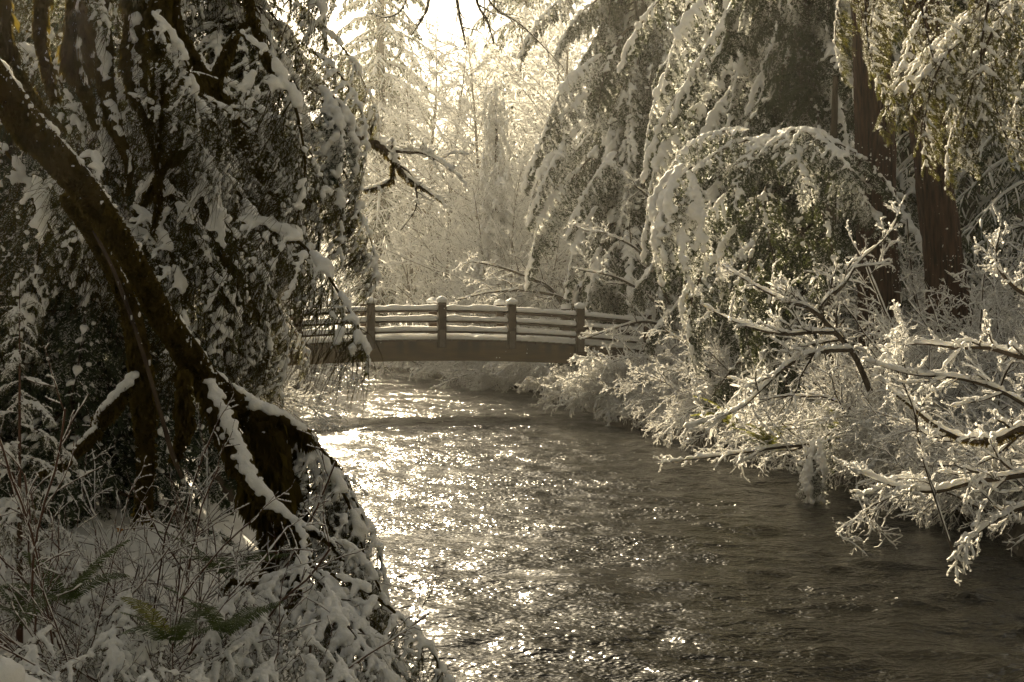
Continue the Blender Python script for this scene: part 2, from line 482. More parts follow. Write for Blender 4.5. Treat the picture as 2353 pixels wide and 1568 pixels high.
# ------------------------------------------------------------------ bridge
TH = R(12.0)
B0 = np.array([(1014 - 1176.5) / FPX * 41.0, 41.0, 0.0])
SP = 2.05
bridge = thing('footbridge', 'arched brown timber footbridge with snowy rails crossing the river', 'bridge', (B0[0], B0[1], 0), rz=TH)
def arch(s): return -(s + 0.2) ** 2 / (2 * 58.0)
def box(g, x0, x1, y0, y1, z0, z1, mat=0):
    V = np.array([[x, y, z] for z in (z0, z1) for y in (y0, y1) for x in (x0, x1)])
    g.add(V, [[0, 2, 3, 1], [4, 5, 7, 6], [0, 1, 5, 4], [2, 6, 7, 3], [0, 4, 6, 2], [1, 3, 7, 5]], mat)
S0, S1 = -10.2, 6.6
BW = 1.5
rngb = np.random.default_rng(4)
def beam(y0, y1):
    s = np.linspace(S0, S1, 60)
    V, F = [], []
    zt, zb = 2.06 + arch(s), 1.50 + arch(s) * 0.75
    for a in range(60):
        for (yy, zz) in ((y0, zb[a]), (y0, zt[a]), (y1, zt[a]), (y1, zb[a])): V.append((s[a], yy, zz))
    for a in range(59):
        b = a * 4
        for q in range(4): F.append((b + q, b + (q + 1) % 4, b + 4 + (q + 1) % 4, b + 4 + q))
    F.append((0, 3, 2, 1)); F.append((236, 237, 238, 239))
    g = Geo(); g.add(V, F)
    me = g.mesh('beam', [GLULAM], smooth=False)
    at = me.attributes.new('down', 'FLOAT', 'POINT')
    at.data.foreach_set('value', np.tile([1.0, 0.0, 0.0, 1.0], 60).astype(np.float32))
    return link('beam', me, bridge)
beam(0.03, 0.21); beam(BW - 0.21, BW - 0.03)
# deck planks laid across, ends showing under the snow
pl = Geo(); box(pl, -0.098, 0.098, -0.05, BW + 0.05, 0, 0.062); plm = pl.mesh('plank', [RAIL], smooth=False)
s = S0 + 0.15
while s < S1 - 0.1:
    o = link('plank', plm, bridge, (s, rngb.uniform(-.012, .012), 2.063 + arch(s)))
    s += 0.205
def lumpy_bar(s0, s1, n, y, zc, ry, rz, k=9, lump=0.18, seed=0, zf=arch):
    """a loaf of snow lying on a rail"""
    s = np.linspace(s0, s1, n); V = []
    end = np.minimum(1, np.minimum(np.arange(n), np.arange(n)[::-1]) / 1.6 + 0.5)
    a = np.linspace(0, 2 * math.pi, k, endpoint=False)
    nn = fbm(np.stack([s * 3, 0 * s + seed * 7.1, 0 * s], -1), 3, seed)
    n2 = fbm(np.stack([s * 9, 0 * s + seed * 3.3, 0 * s], -1), 2, seed + 4)
    hh = rz * 1.12 * (1 + 1.5 * lump * nn) * end
    ww = ry * (1 + 0.5 * lump * n2) * end
    for i in range(n):
        c, sn = np.cos(a), np.sin(a)
        zz = np.where(sn > 0, sn ** 0.7 if False else np.abs(sn) ** 0.75, -np.abs(sn) * 0.25) * hh[i]
        yy = np.sign(c) * np.abs(c) ** 0.8 * ww[i] + 0.006 * n2[i]
        V.append(np.stack([np.full(k, s[i]), y + yy, zc + zf(s[i]) + zz], -1))
    V = np.concatenate(V); idx = np.arange(n * k).reshape(n, k)
    F = np.stack([idx[:-1], np.roll(idx[:-1], -1, 1), np.roll(idx[1:], -1, 1), idx[1:]], -1).reshape(-1, 4)
    V2 = np.vstack([V, [[s[0], y, zc + zf(s[0]) + .3 * hh[0]]], [[s[-1], y, zc + zf(s[-1]) + .3 * hh[-1]]]])
    T = [[idx[0, (j + 1) % k], idx[0, j], n * k] for j in range(k)] + [[idx[-1, j], idx[-1, (j + 1) % k], n * k + 1] for j in range(k)]
    g = Geo(); g.add(V2, F); g.T.append(np.array(T)); g.tm.append(np.zeros(len(T)))
    return g
posts_s = [SP * i for i in range(-4, 4)]
def rounded_cap(seed):
    rng = np.random.default_rng(seed)
    V, F = blobs([(0, 0, .06), (.05, .03, .07), (-.05, -.03, .065), (.04, -.04, .06), (-.04, .05, .07), (0, 0, .10)], np.array([[.155, .155, .095]] * 5 + [[.14, .14, .10]]) * rng.uniform(.92, 1.1, (6, 1)))
    return remesh(V, F, 0.022, [SNOW], 'snow_cap', 3, 0.006, 20)
caps = [rounded_cap(i) for i in range(4)]
pg = Geo(); box(pg, -0.115, 0.115, -0.115, 0.115, 0, 1.30)
pm = pg.mesh('post', [RAIL], smooth=False)
plt_ = Geo(); box(plt_, -0.075, 0.075, -0.128, -0.1155, 0.02, 0.52)
pltm = plt_.mesh('bolt_plate', [STEEL], smooth=False)
blt = Geo()
for bz in (0.08, 0.20, 0.32, 0.44):
    for bx in (-.04, .04) if bz < .3 else (0,):
        V, F = tubes(np.array([[[bx, -0.127, bz], [bx, -0.142, bz], [bx, -.1425, bz]]]), np.array([[.016, .016, .002]]), 6); blt.add(V, F)
bltm = blt.mesh('bolts', [STEEL], smooth=False)
for side in (0, 1):
    yy = -0.115 if side == 0 else BW + 0.115
    for i, s in enumerate(posts_s):
        p = link('post', pm, bridge, (s, yy, 1.88 + arch(s)))
        if side: p.rotation_euler = (0, 0, math.pi)
        c = link('snow_cap', caps[(i + side * 2) % 4], p, (0, 0, 1.30))
        c.rotation_euler = (0, 0, i * 1.3)
        b = link('bolt_plate', pltm, p, (0, 0, 0)); link('bolt', bltm, p)
    for i in range(len(posts_s) - 1):
        for j, zc in enumerate((2.36, 2.66, 2.965)):
            a0, a1 = posts_s[i] + .116, posts_s[i + 1] - .116
            s = np.linspace(a0, a1, 10)
            V, F = tubes(np.stack([s, np.full(10, yy), zc + arch(s)], -1)[None], np.full((1, 10), 0.058), 10)
            g = Geo(); g.add(V, F)
            r = link('rail', g.mesh('rail', [RAIL]), bridge)
            sm = lumpy_bar(a0 - .005, a1 + .005, 46, yy, zc + 0.025, 0.078, 0.105, seed=i * 7 + j + side * 31)
            link('snow', sm.mesh('rail_snow', [SNOW]), r)
for side in (0, 1):
    yy = 0.16 if side == 0 else BW - .16
    g = lumpy_bar(S0, S1, 260, yy, 2.12, 0.19, 0.15, lump=.25, seed=77 + side)
    link('deck_snow', g.mesh('deck_snow', [SNOW]), bridge)
s_ = np.linspace(S0, S1, 120); w_ = np.linspace(0.2, BW - .2, 12)
SS, WW = np.meshgrid(s_, w_); ZZ = 2.165 + arch(SS) + 0.025 * fbm(np.stack([SS * 2, WW * 2, 0 * SS], -1), 2, 8)
g = Geo(); g.add(np.stack([SS, WW, ZZ], -1), grid_faces(120, 12)); link('deck_snow', g.mesh('deck_snow', [SNOW]), bridge)

# ------------------------------------------------------------------ plant prototypes
def leaf_tris(Pp, per, ln, wd, rng, ang=0.9, droop=0.2, flat=0.5):
    """needle-like triangles on both sides of twigs (M,N,3)"""
    M, N, _ = Pp.shape
    t = np.tile(np.linspace(0.04, 1.0, per)[None, :], (M, 1)) + rng.uniform(-.5, .5, (M, per)) / per
    t = t.clip(0, 0.999)
    u = t * (N - 1); i = u.astype(int); f = (u - i)[..., None]; mi = np.arange(M)[:, None]
    a, b = Pp[mi, i], Pp[mi, i + 1]
    p = a + (b - a) * f; tan = nrm(b - a)
    side = nrm(np.cross(tan, np.array([0.03, 0.02, 1.0])))
    upv = np.cross(side, tan)
    sg = np.where(np.arange(per) % 2 == 0, 1.0, -1.0)[None, :, None]
    sd = nrm(side * sg + upv * rng.normal(size=(M, per, 1)) * flat)
    an = ang + rng.normal(size=(M, per, 1)) * .2
    d = nrm(tan * np.cos(an) + sd * np.sin(an) + np.array([0, 0, -droop]))
    w = nrm(np.cross(d, nrm(upv + rng.normal(size=(M, per, 3)) * 0.4))) * wd * 0.5
    l = (ln * rng.uniform(.7, 1.2, (M, per, 1)))
    V = np.stack([p - w, p + w, p + d * l], 2).reshape(-1, 3)
    F = np.arange(len(V)).reshape(-1, 3)
    return V, F

def make_bough(seed, L=2.2, nside=22, slen=.42, sang=1.0, rise=0.15, droop=.10, sdroop=.12, nsub=12, sublen=.22, subdroop=.25,
               per=22, nl=.022, nw=.004, nper=None, snow_r=.05, voxel=.02, mat=None, snow_steep=.4, cover=.8, sub_snow=.3, mfreq=5.0, whips=0, whip_len=.45, stem_snow=1.0, wood=None, dust_t=.25):
    rng = np.random.default_rng(seed)
    N0 = 16
    main = grow([[0, 0, 0]], [[1, 0, rise]], L, N0, droop, .035, rng)
    Rm = tapered(1, N0, L * .010, L * .0022)
    p, d, l, r = offshoots(main, Rm, nside, .10, .97, sang, slen, rng, True, .72, .2)
    side = grow(p, d, l, 8, sdroop, .06, rng); Rs = tapered(len(p), 8, r * .45, .0018)
    p2, d2, l2, r2 = offshoots(side, Rs, nsub, .12, .97, .85, .42, rng, True, .45, .3)
    l2 = np.maximum(l2, .05)
    sub = grow(p2, d2, l2, 5, subdroop, .08, rng); Rsub = tapered(len(p2), 5, .0022, .001)
    g = Geo()
    for (a, b, k) in ((main, Rm, 6), (side, Rs, 4), (sub, Rsub, 3)):
        V, F = tubes(a, b, k); g.add(V, F, 0)
    for (tw, pr) in ((side, per), (sub, nper or per)):
        V, F = leaf_tris(tw, pr, nl, nw, rng, droop=.1)
        c = V[F].mean(1)
        dusty = fbm(c * 1.6 / L * 2.6 + 9, 2, seed + 7) * .55 + rng.normal(size=len(c)) * .3 > dust_t
        g.add(V, F[~dusty], 1); g.T.append(F[dusty] + g.n - len(V)); g.tm.append(np.full(int(dusty.sum()), 2))
    # snow lumps along stem and side sprays
    C, Rr = [], []
    def lay(Pl, rad, every, cov):
        M, N, _ = Pl.shape
        seg = np.linalg.norm(np.diff(Pl, axis=1), axis=2).sum(1)
        for m in range(M):
            n = max(2, int(seg[m] / every))
            u = np.linspace(0, N - 1.001, n); i = u.astype(int); f = (u - i)[:, None]
            q = Pl[m, i] * (1 - f) + Pl[m, i + 1] * f
            tn = nrm(Pl[m, i + 1] - Pl[m, i])
            hz = np.sqrt((1 - tn[:, 2] ** 2).clip(0, 1)).clip(snow_steep, 1)
            mask = fbm(q * mfreq + seed, 2, seed) * .5 + rng.normal(size=n) * .12 + .5 < cov
            rr = rad * hz * np.exp(rng.normal(size=n) * .30).clip(.5, 1.6) * (1 - .5 * u / N) * (.8 + .5 * fbm(q * 2.2, 1, seed + 3))
            q = q + np.array([0, 0, 1.0]) * (rr * .45)[:, None]
            C.append(q[mask]); Rr.append(np.stack([rr, rr, rr * .75], -1)[mask])
    lay(main, snow_r * stem_snow, snow_r * .7, cover + .15)
    lay(side, snow_r, snow_r * .75, cover)
    lay(sub[::max(1, int(1 / max(sub_snow, .05)))], snow_r * .62, snow_r * .6, cover * .9)
    V, F = blobs(np.concatenate(C), np.concatenate(Rr))
    sm = remesh(V, F, voxel, [SNOW], 'bough_snow', 1, snow_r * .22, .9 / snow_r)
    if whips:
        p3, d3, l3, r3 = offshoots(side, Rs, whips, .2, .95, 1.2, .5, rng, False, .3, .5, -.6)
        wh = grow(p3, d3, np.full(len(p3), whip_len) * rng.uniform(.4, 1.2, len(p3)), 6, .35, .10, rng)
        V, F = tubes(wh, tapered(len(p3), 6, .0035, .0015), 3); g.add(V, F, 0)
    return g.mesh('bough', [wood or TWIG, mat or NEEDLE, FROST]), sm

NEAR = [make_bough(100 + i, L=2.0, nside=20, slen=.40, rise=.1, droop=.05 + .03 * i, sdroop=.18, nsub=12, per=30, nper=22, nl=.026, nw=.006, snow_r=.042, voxel=.015, cover=.62, sub_snow=.5, mfreq=6, whips=1, dust_t=.42) for i in range(4)]
CURT = [make_bough(150 + i, L=1.9, nside=18, slen=.50, sang=.95, rise=.25, droop=.07 + .02 * i, sdroop=.34, nsub=14, subdroop=.35, per=34, nper=20, nl=.026, nw=.0065, snow_r=.064, voxel=.018, cover=.66, dust_t=.40, sub_snow=.4, snow_steep=.62, mfreq=4, whips=9, whip_len=.6, wood=MOSS) for i in range(4)]
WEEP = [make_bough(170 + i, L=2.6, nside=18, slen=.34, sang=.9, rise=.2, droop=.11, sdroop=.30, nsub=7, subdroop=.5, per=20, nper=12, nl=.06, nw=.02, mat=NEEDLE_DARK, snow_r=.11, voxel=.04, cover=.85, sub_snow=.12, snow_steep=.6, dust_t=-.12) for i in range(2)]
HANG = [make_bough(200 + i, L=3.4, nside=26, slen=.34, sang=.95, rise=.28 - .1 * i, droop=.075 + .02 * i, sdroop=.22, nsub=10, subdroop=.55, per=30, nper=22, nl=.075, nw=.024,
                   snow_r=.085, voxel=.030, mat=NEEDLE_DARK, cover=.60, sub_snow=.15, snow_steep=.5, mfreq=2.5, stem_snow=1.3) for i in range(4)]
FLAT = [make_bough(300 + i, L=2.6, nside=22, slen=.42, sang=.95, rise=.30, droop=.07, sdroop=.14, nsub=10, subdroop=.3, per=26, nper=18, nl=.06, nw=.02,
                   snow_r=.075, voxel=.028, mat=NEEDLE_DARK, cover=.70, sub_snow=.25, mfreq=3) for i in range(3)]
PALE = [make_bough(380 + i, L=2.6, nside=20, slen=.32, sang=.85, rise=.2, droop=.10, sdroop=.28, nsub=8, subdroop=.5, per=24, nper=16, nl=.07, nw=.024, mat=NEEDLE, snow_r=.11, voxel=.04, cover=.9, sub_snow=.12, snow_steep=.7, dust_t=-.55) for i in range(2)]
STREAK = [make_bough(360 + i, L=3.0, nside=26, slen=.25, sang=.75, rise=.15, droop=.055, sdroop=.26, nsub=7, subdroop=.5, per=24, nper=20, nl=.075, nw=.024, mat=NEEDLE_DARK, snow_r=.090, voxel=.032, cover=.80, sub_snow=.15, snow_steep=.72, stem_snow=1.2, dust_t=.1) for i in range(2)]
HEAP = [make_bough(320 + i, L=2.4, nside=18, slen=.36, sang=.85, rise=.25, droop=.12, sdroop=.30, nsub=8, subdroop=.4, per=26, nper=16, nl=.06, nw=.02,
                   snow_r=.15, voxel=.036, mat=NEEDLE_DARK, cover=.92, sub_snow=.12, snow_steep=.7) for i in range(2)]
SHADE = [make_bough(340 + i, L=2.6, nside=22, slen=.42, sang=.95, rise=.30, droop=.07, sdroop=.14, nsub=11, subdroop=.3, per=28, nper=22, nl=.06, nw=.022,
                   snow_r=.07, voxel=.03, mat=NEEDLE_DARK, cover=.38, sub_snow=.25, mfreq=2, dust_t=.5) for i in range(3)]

def make_frost(seed, L=2.0, n1=12, n2=8, n3=0, rise=.5, droop=-.01, ang=.75, lf=.5, th=.03, wood=TWIG, wig=.07, k=5, r0=.012, up=.25, tip=.5, gap=.10, N0=12, sub=1, lf2=.5, plane=False, sp=None):
    """leafless snow-coated branch -> wood mesh, snow mesh"""
    rng = np.random.default_rng(seed)
    main = grow([[0, 0, 0]], [[1, 0, rise]], L, N0, droop, wig, rng) if sp is None else sp[None, :, :3]
    Rm = tapered(1, main.shape[1], r0 * L, .003 * L) if sp is None else sp[None, :, 3]
    gw, gs = Geo(), Geo()
    lv, rv = main, Rm
    ths = [th, th * .7, th * tip, th * tip * .75]
    for li, n in enumerate([0, n1, n2, n3]):
        if li:
            if not n: break
            p, d, l, r = offshoots(lv, rv, n, .15 if li == 1 else .12, .97, ang, lf if li == 1 else lf2, rng, plane, .55, .3, up)
            nn = 7 if li == 1 else 5
            lv = grow(p, d, l, nn, droop * .7, wig * 1.5, rng)
            rv = tapered(len(p), nn, np.minimum(r * .6, .02), np.maximum(.0022, r * .15))
        kk = [7, 4, 3, 3][li]
        V, F = tubes(lv, rv, kk); gw.add(V, F)
        if li == 3:
            V, F = ribbons(lv, ths[3] * .85, rng); gs.add(V, F, 1); continue
        V, F = snow_tube(lv, rv, ths[li], rng, [k + 1, k, k - 1, 3][li], [.35, .4, .4, .4][li], gap if li else .03, .3, [3, 2, 2, 1][li] * sub); gs.add(V, F)
    return gw.mesh('stem', [wood]), gs.mesh('stem_snow', [SNOW, FROST])

# arching shrub stems in several habits
ARCH = [make_frost(400 + i, L=1.9, n1=14, n2=9, n3=4, rise=1.1 - .2 * i, droop=.10 + .02 * i, ang=.75, lf=.45, th=.020, up=.1, r0=.0045) for i in range(4)]
BENT = [make_frost(480 + i, L=1.6, n1=8, n2=5, n3=2, rise=.8, droop=.12, ang=.7, lf=.5, th=.019, up=.1, r0=.004, wig=.08, sub=2) for i in range(3)]
DOME = [make_frost(490 + i, L=1.6, n1=18, n2=11, n3=6, rise=1.3, droop=.17, ang=.8, lf=.42, th=.026, up=.0, r0=.003, tip=.62, wood=ALDER) for i in range(3)]
MAPLE = [make_frost(420 + i, L=2.6, n1=12, n2=8, n3=5, rise=.55, droop=-.01 + .02 * i, ang=.8, lf=.45, th=.022, up=.4, wig=.12, r0=.005, gap=.15) for i in range(4)]
DENSE = [make_frost(440 + i, L=1.5, n1=15, n2=10, n3=5, rise=1.0, droop=.14, ang=.8, lf=.48, th=.024, up=.0, r0=.0035, tip=.6) for i in range(3)]
THIN = [make_frost(460 + i, L=1.5, n1=7, n2=5, rise=1.3, droop=.02, ang=.65, lf=.45, th=.0075, wood=STEM_RED, r0=.0036, up=.2, tip=.7, gap=.35, wig=.07, sub=2) for i in range(3)]

def stems(root, protos, n, rng, spread=.25, s0=.7, s1=1.2, az=None, azs=math.pi, pitch=(-.05, .4), names=('stem', 'snow')):
    for i in range(n):
        w, s = protos[rng.integers(len(protos))]
        a = rng.uniform(-azs, azs) + (az or 0) if az is not None else (i + rng.uniform(-.4, .4)) / n * 2 * math.pi
        M = xf((rng.normal() * spread, rng.normal() * spread, 0), a, rng.uniform(*pitch), rng.uniform(-.6, .6), rng.uniform(s0, s1))
        o = link(names[0], w, root, M=M)
        link(names[1], s, o)

def on_ground(x, d, dz=-.05, xmin=None):
    X = (x - 1176.5) / FPX * d
    l_, r_ = float(XL(d)), float(XR(d))
    if l_ - .5 < X < r_ + .5:                      # keep roots out of the water
        X = r_ + .7 if X > (l_ + r_) / 2 else l_ - .7
    return (X, d, max(tz(X, d), .1) + dz)

def shrub(name, label, cat, x, d, protos, n, seed, group=None, z=None, **kw):
    loc = on_ground(x, d)
    l_, r_ = float(XL(d)), float(XR(d))
    if l_ - .3 < loc[0] < r_ + .3:
        X = r_ + .45 if loc[0] > (l_ + r_) / 2 else l_ - .45
        loc = (X, d, max(.15, tz(X, d) - .05))
    if z is not None: loc = (loc[0], loc[1], z)
    t = thing(name, label, cat, loc, group)
    stems(t, protos, n, np.random.default_rng(seed), **kw)
    return t

def trunk_geo(path, k=14, rough=.06, mat=0, seed=1, nsc=5.0, N=60, ridge=0.0):
    p = resample(path, N)
    V, F = tubes(p[None, :, :3], p[None, :, 3], k)
    c = np.repeat(p[:, :3], k, 0); r = np.repeat(p[:, 3], k)
    dirs = V - c
    nz = fbm(np.concatenate([dirs[:, :2] / np.maximum(r, .01)[:, None] * 1.5, V[:, 2:3] * 1.2], -1) * nsc / 5, 3, seed)
    if ridge:
        un = dirs / np.maximum(r, .01)[:, None]
        nz = nz + ridge / rough * (np.abs(fbm(np.concatenate([un[:, :2] * 5.5, V[:, 2:3] * .55], -1), 3, seed + 2)) * 2 - .6)
    V = c + dirs * (1 + rough * nz)[:, None]
    g = Geo(); g.add(V, F, mat)
    return g, p

def px_path(pts):
    return np.array([(*P(x, y, d), r / FPX * d) for x, y, d, r in pts])

def moss_fringe(p, n, rng, lmin, lmax, wid=.010, under=.75):
    """hair-like tufts hanging from the lower half of a limb"""
    N = len(p)
    u = rng.uniform(0, N - 1.001, n); i = u.astype(int); f = (u - i)[:, None]
    q = p[i] * (1 - f) + p[i + 1] * f
    tan = nrm(p[i + 1, :3] - p[i, :3])
    ref = np.where(np.abs(tan[:, 2:3]) > .9, np.array([1.0, 0, 0]), np.array([0, 0, 1.0]))
    s = nrm(np.cross(tan, ref)); up = np.cross(s, tan)
    a = rng.uniform(-math.pi, math.pi, n)
    a = np.where(rng.uniform(size=n) < under, -math.pi / 2 + rng.normal(size=n) * .8, a)
    out = s * np.cos(a)[:, None] + up * np.sin(a)[:, None]
    b = q[:, :3] + out * (q[:, 3] * .9)[:, None]
    clump = (fbm(b * 6, 2, 3) * .5 + .6).clip(.15, 1.3)
    L = rng.uniform(lmin, lmax, n) * clump * (q[:, 3] / p[:, 3].max()).clip(.12, 1)
    down = nrm(out * .5 + np.array([0, 0, -1.0]) + rng.normal(size=(n, 3)) * .22)
    w = nrm(np.cross(down, rng.normal(size=(n, 3)))) * wid
    mid = b + down * (L * .5)[:, None] + out * .01
    tip = b + nrm(down + np.array([0, 0, -.6])) * L[:, None]
    V = np.stack([b - w, b + w, mid + w * .6, tip], 1).reshape(-1, 3)
    k = np.arange(n) * 4
    F = np.concatenate([np.stack([k, k + 1, k + 2], -1), np.stack([k, k + 2, k + 3], -1)])
    return V, F

def ridge_and_crumbs(p, rng, voxel=.009):
    parts = []
    for rad, every, cov, spread, toward in ((.24, .010, .80, .24, .25), (.09, .0016, .56, .85, .8)):
        seg = np.linalg.norm(np.diff(p[:, :3], axis=0), axis=1).sum()
        n = int(seg / every)
        u = np.sort(rng.uniform(0, len(p) - 1.001, n)); i = u.astype(int); f = (u - i)[:, None]
        q = p[i] * (1 - f) + p[i + 1] * f
        tan = nrm(p[i + 1, :3] - p[i, :3])
        up0 = np.array([0.0, -toward, 1.0]); upv = nrm(up0 - tan * (tan @ up0)[:, None]); sd = nrm(np.cross(tan, upv))
        a = rng.normal(size=n) * spread
        c = q[:, :3] + (upv * np.cos(a)[:, None] + sd * np.sin(a)[:, None]) * (q[:, 3] * 1.0)[:, None]
        m = fbm(c * 8, 2, 11) * .45 + .45 + rng.normal(size=n) * .15 < cov
        parts.append((c[m], (q[:, 3] * rad * np.exp(rng.normal(size=n) * .3)).clip(.006, .03)[m]))
    V, F = blobs(np.concatenate([a for a, b in parts]), np.concatenate([b for a, b in parts]), .85)
    return remesh(V, F, voxel, [SNOW], 'limb_snow', 1, .004, 30)

def limb_snow(p, rng, rad=.7, voxel=.018, every=.028, cov=.8, up=.75, spread=.4, toward=.35):
    seg = np.linalg.norm(np.diff(p[:, :3], axis=0), axis=1).sum()
    n = max(4, int(seg / every)) * 2
    u = np.sort(rng.uniform(0, len(p) - 1.001, n)); i = u.astype(int); f = (u - i)[:, None]
    q = p[i] * (1 - f) + p[i + 1] * f
    tan = nrm(p[i + 1, :3] - p[i, :3])
    upv = np.array([0.0, -toward, 1.0]) - tan * (tan @ np.array([0.0, -toward, 1.0]))[:, None]
    upv = nrm(upv); s = nrm(np.cross(tan, upv))
    a = rng.normal(size=n) * spread
    c = q[:, :3] + (upv * np.cos(a)[:, None] + s * np.sin(a)[:, None]) * (q[:, 3] * up)[:, None]
    m = fbm(c * 7, 2, 11) * .45 + .45 + rng.normal(size=n) * .12 < cov
    rr = (q[:, 3] * rad * rng.uniform(.6, 1.2, n)).clip(.012, .2)
    V, F = blobs(c[m], rr[m], .8)
    return remesh(V, F, voxel, [SNOW], 'limb_snow', 2, .006, 20)

def upper_crown(t, z0, z1, n, Rr, seed, cx=0.0):
    rng = np.random.default_rng(seed)
    for i in range(n):
        f = (i + rng.uniform()) / n
        w, s = HANG[rng.integers(len(HANG))]
        o = link('branch', w, t, M=xf((cx, 0, z0 + (z1 - z0) * f), i * 2.4 + rng.uniform(-.3, .3), rng.uniform(-.5, -.05), rng.uniform(-.3, .3), Rr * (1 - .75 * f) * rng.uniform(.8, 1.15) / 3.4))
        link('snow', s, o)

def conifer(name, label, x, d, H, Rr, n, protos, seed, zlo=1.0, zhi=None, group=None, lean=0.0, rtrunk=None, bark=BARK, cat='tree', base_len=3.4, az=None, azs=math.pi, pitch=(-.25, .1), zoff=0, pw=.75, twist=.3, top=None):
    rng = np.random.default_rng(seed)
    loc = on_ground(x, d)
    t = thing(name, label, cat, loc, group)
    zhi = zhi or H * .97
    rt = rtrunk or H * .016
    g, p = trunk_geo([(0, 0, -.3, rt * 1.35), (0, 0, .5, rt * 1.1), (lean * .3, 0, H * .4, rt * .75), (lean * .7, 0, H * .75, rt * .4), (lean, 0, H, rt * .06)], 12, .10, seed=seed, N=40)
    link('trunk', g.mesh('trunk', [bark]), t)
    for i in range(n):
        f = (i + rng.uniform(0, 1)) / n
        z = zlo + (zhi - zlo) * f
        ln = Rr * max(.14, (1 - z / H)) ** pw * rng.uniform(.75, 1.15)
        a = i * 2.39996 + rng.uniform(-.4, .4)
        if az is not None: a = az + (rng.uniform(-1, 1)) * azs
        w, s = protos[rng.integers(len(protos))]
        M = xf((lean * z / H, 0, z), a, rng.uniform(*pitch), rng.uniform(-twist, twist), ln / base_len)
        o = link('branch', w, t, M=M)
        link('snow', s, o)
    if top: upper_crown(t, top[0], top[1], top[2], top[3], seed + 500, lean * .8)
    return t

# ------------------------------------------------------------------ far valley: frosted alders
def make_alder(seed, H=16.0, n1=36, n2=11, n3=9, cone=.30):
    rng = np.random.default_rng(seed)
    main = grow([[0, 0, -.3]], [[rng.normal() * .04, 0, 1]], H, 16, -.02, .03, rng)
    Rm = tapered(1, 16, .15, .015)
    gt, gc = Geo(), Geo()
    V, F = tubes(main, Rm, 8); gt.add(V, F, 0)
    p, d, l, r = offshoots(main, Rm, n1, .10, .98, .95, cone, rng, False, .75, .16, .15)
    b1 = grow(p, d, l, 8, -.03, .06, rng); r1 = tapered(len(p), 8, np.maximum(r * .38, .012), .008)
    V, F = tubes(b1, r1, 4); gc.add(V, F, 0)
    V, F = snow_tube(b1, r1, .026, rng, 4, .4, .1); gc.add(V, F, 1)
    p, d, l, r = offshoots(b1, r1, n2, .12, .98, .8, .42, rng, False, .5, .3, .15)
    b2 = grow(p, d, l, 5, -.01, .10, rng); r2 = tapered(len(p), 5, .009, .005)
    V, F = tubes(b2, r2, 3); gc.add(V, F, 0)
    V, F = snow_tube(b2, r2, .028, rng, 3, .5, .1); gc.add(V, F, 1)
    p, d, l, r = offshoots(b2, r2, n3, .15, .98, .8, .5, rng, False, .5, .35, .1)
    b3 = grow(p, d, l, 3, 0, .14, rng); r3 = tapered(len(p), 3, .005, .003)
    V, F = ribbons(b3, .030, rng); gc.add(V, F, 2)
    return gt.mesh('alder_trunk', [ALDER]), gc.mesh('alder_crown', [ALDER, SNOW, FROST])
ALD = [make_alder(500 + i, 16.0, 40 + 3 * i, 11, 10, .30 + .05 * i) for i in range(4)]
def alder(x, d, ytop, kind, rz, label, group, w=1.0):
    loc = on_ground(x, d)
    ztop = CAMZ - (ytop - 750) / FPX * d
    s = (ztop - loc[2]) / 16.0
    t = thing('alder_tree', label, 'tree', loc, group, rz)
    t.scale = (s * w, s * w, s)
    link('trunk', ALD[kind][0], t); link('crown', ALD[kind][1], t)
    return t
alder(985, 72, 75, 0, 0, 'tall slim frosted alder with a straight pale trunk below the bright sky gap', None, .9)
alder(890, 78, 150, 1, 1.1, 'frosted leafless tree with a thin dark trunk just beyond the snowy limb', None)
alder(925, 66, 400, 2, .7, 'low forked frosted tree between the snowy limb and the tall slim alder', None, 1.2)
alder(1262, 64, -30, 3, 2.1, 'tall broad frosted alder standing close beside the dark drooping conifers', None, 1.1)
alder(1050, 82, 165, 2, 2.9, 'frosted alder just behind the tall slim alder, its top beneath the bright sky gap', None)
rngf = np.random.default_rng(77)
for i, (x, d, yt) in enumerate([(700, 70, 260), (760, 84, 200), (815, 92, 140), (850, 64, 330), (940, 95, 175), (1010, 98, 200), (1085, 74, 215), (1120, 96, 130), (1165, 86, 60), (1205, 72, 110),
                                (1240, 92, -20), (1310, 78, -40), (1370, 88, -60), (780, 60, 420), (1060, 62, 420), (1180, 60, 380), (960, 108, 130), (1090, 112, 150), (860, 110, 110), (1330, 62, 200), (800, 66, 110), (860, 74, 60), (1130, 70, 100), (1215, 80, 30), (1160, 78, 60), (905, 84, 120), (1290, 70, 60), (640, 84, 260), (560, 92, 240), (1440, 92, 0)]):
    alder(x, d, yt, i % 4, i * 1.7, 'frosted leafless tree in the pale wood far beyond the bridge', 'frosted leafless trees in the far wood', 1.15)

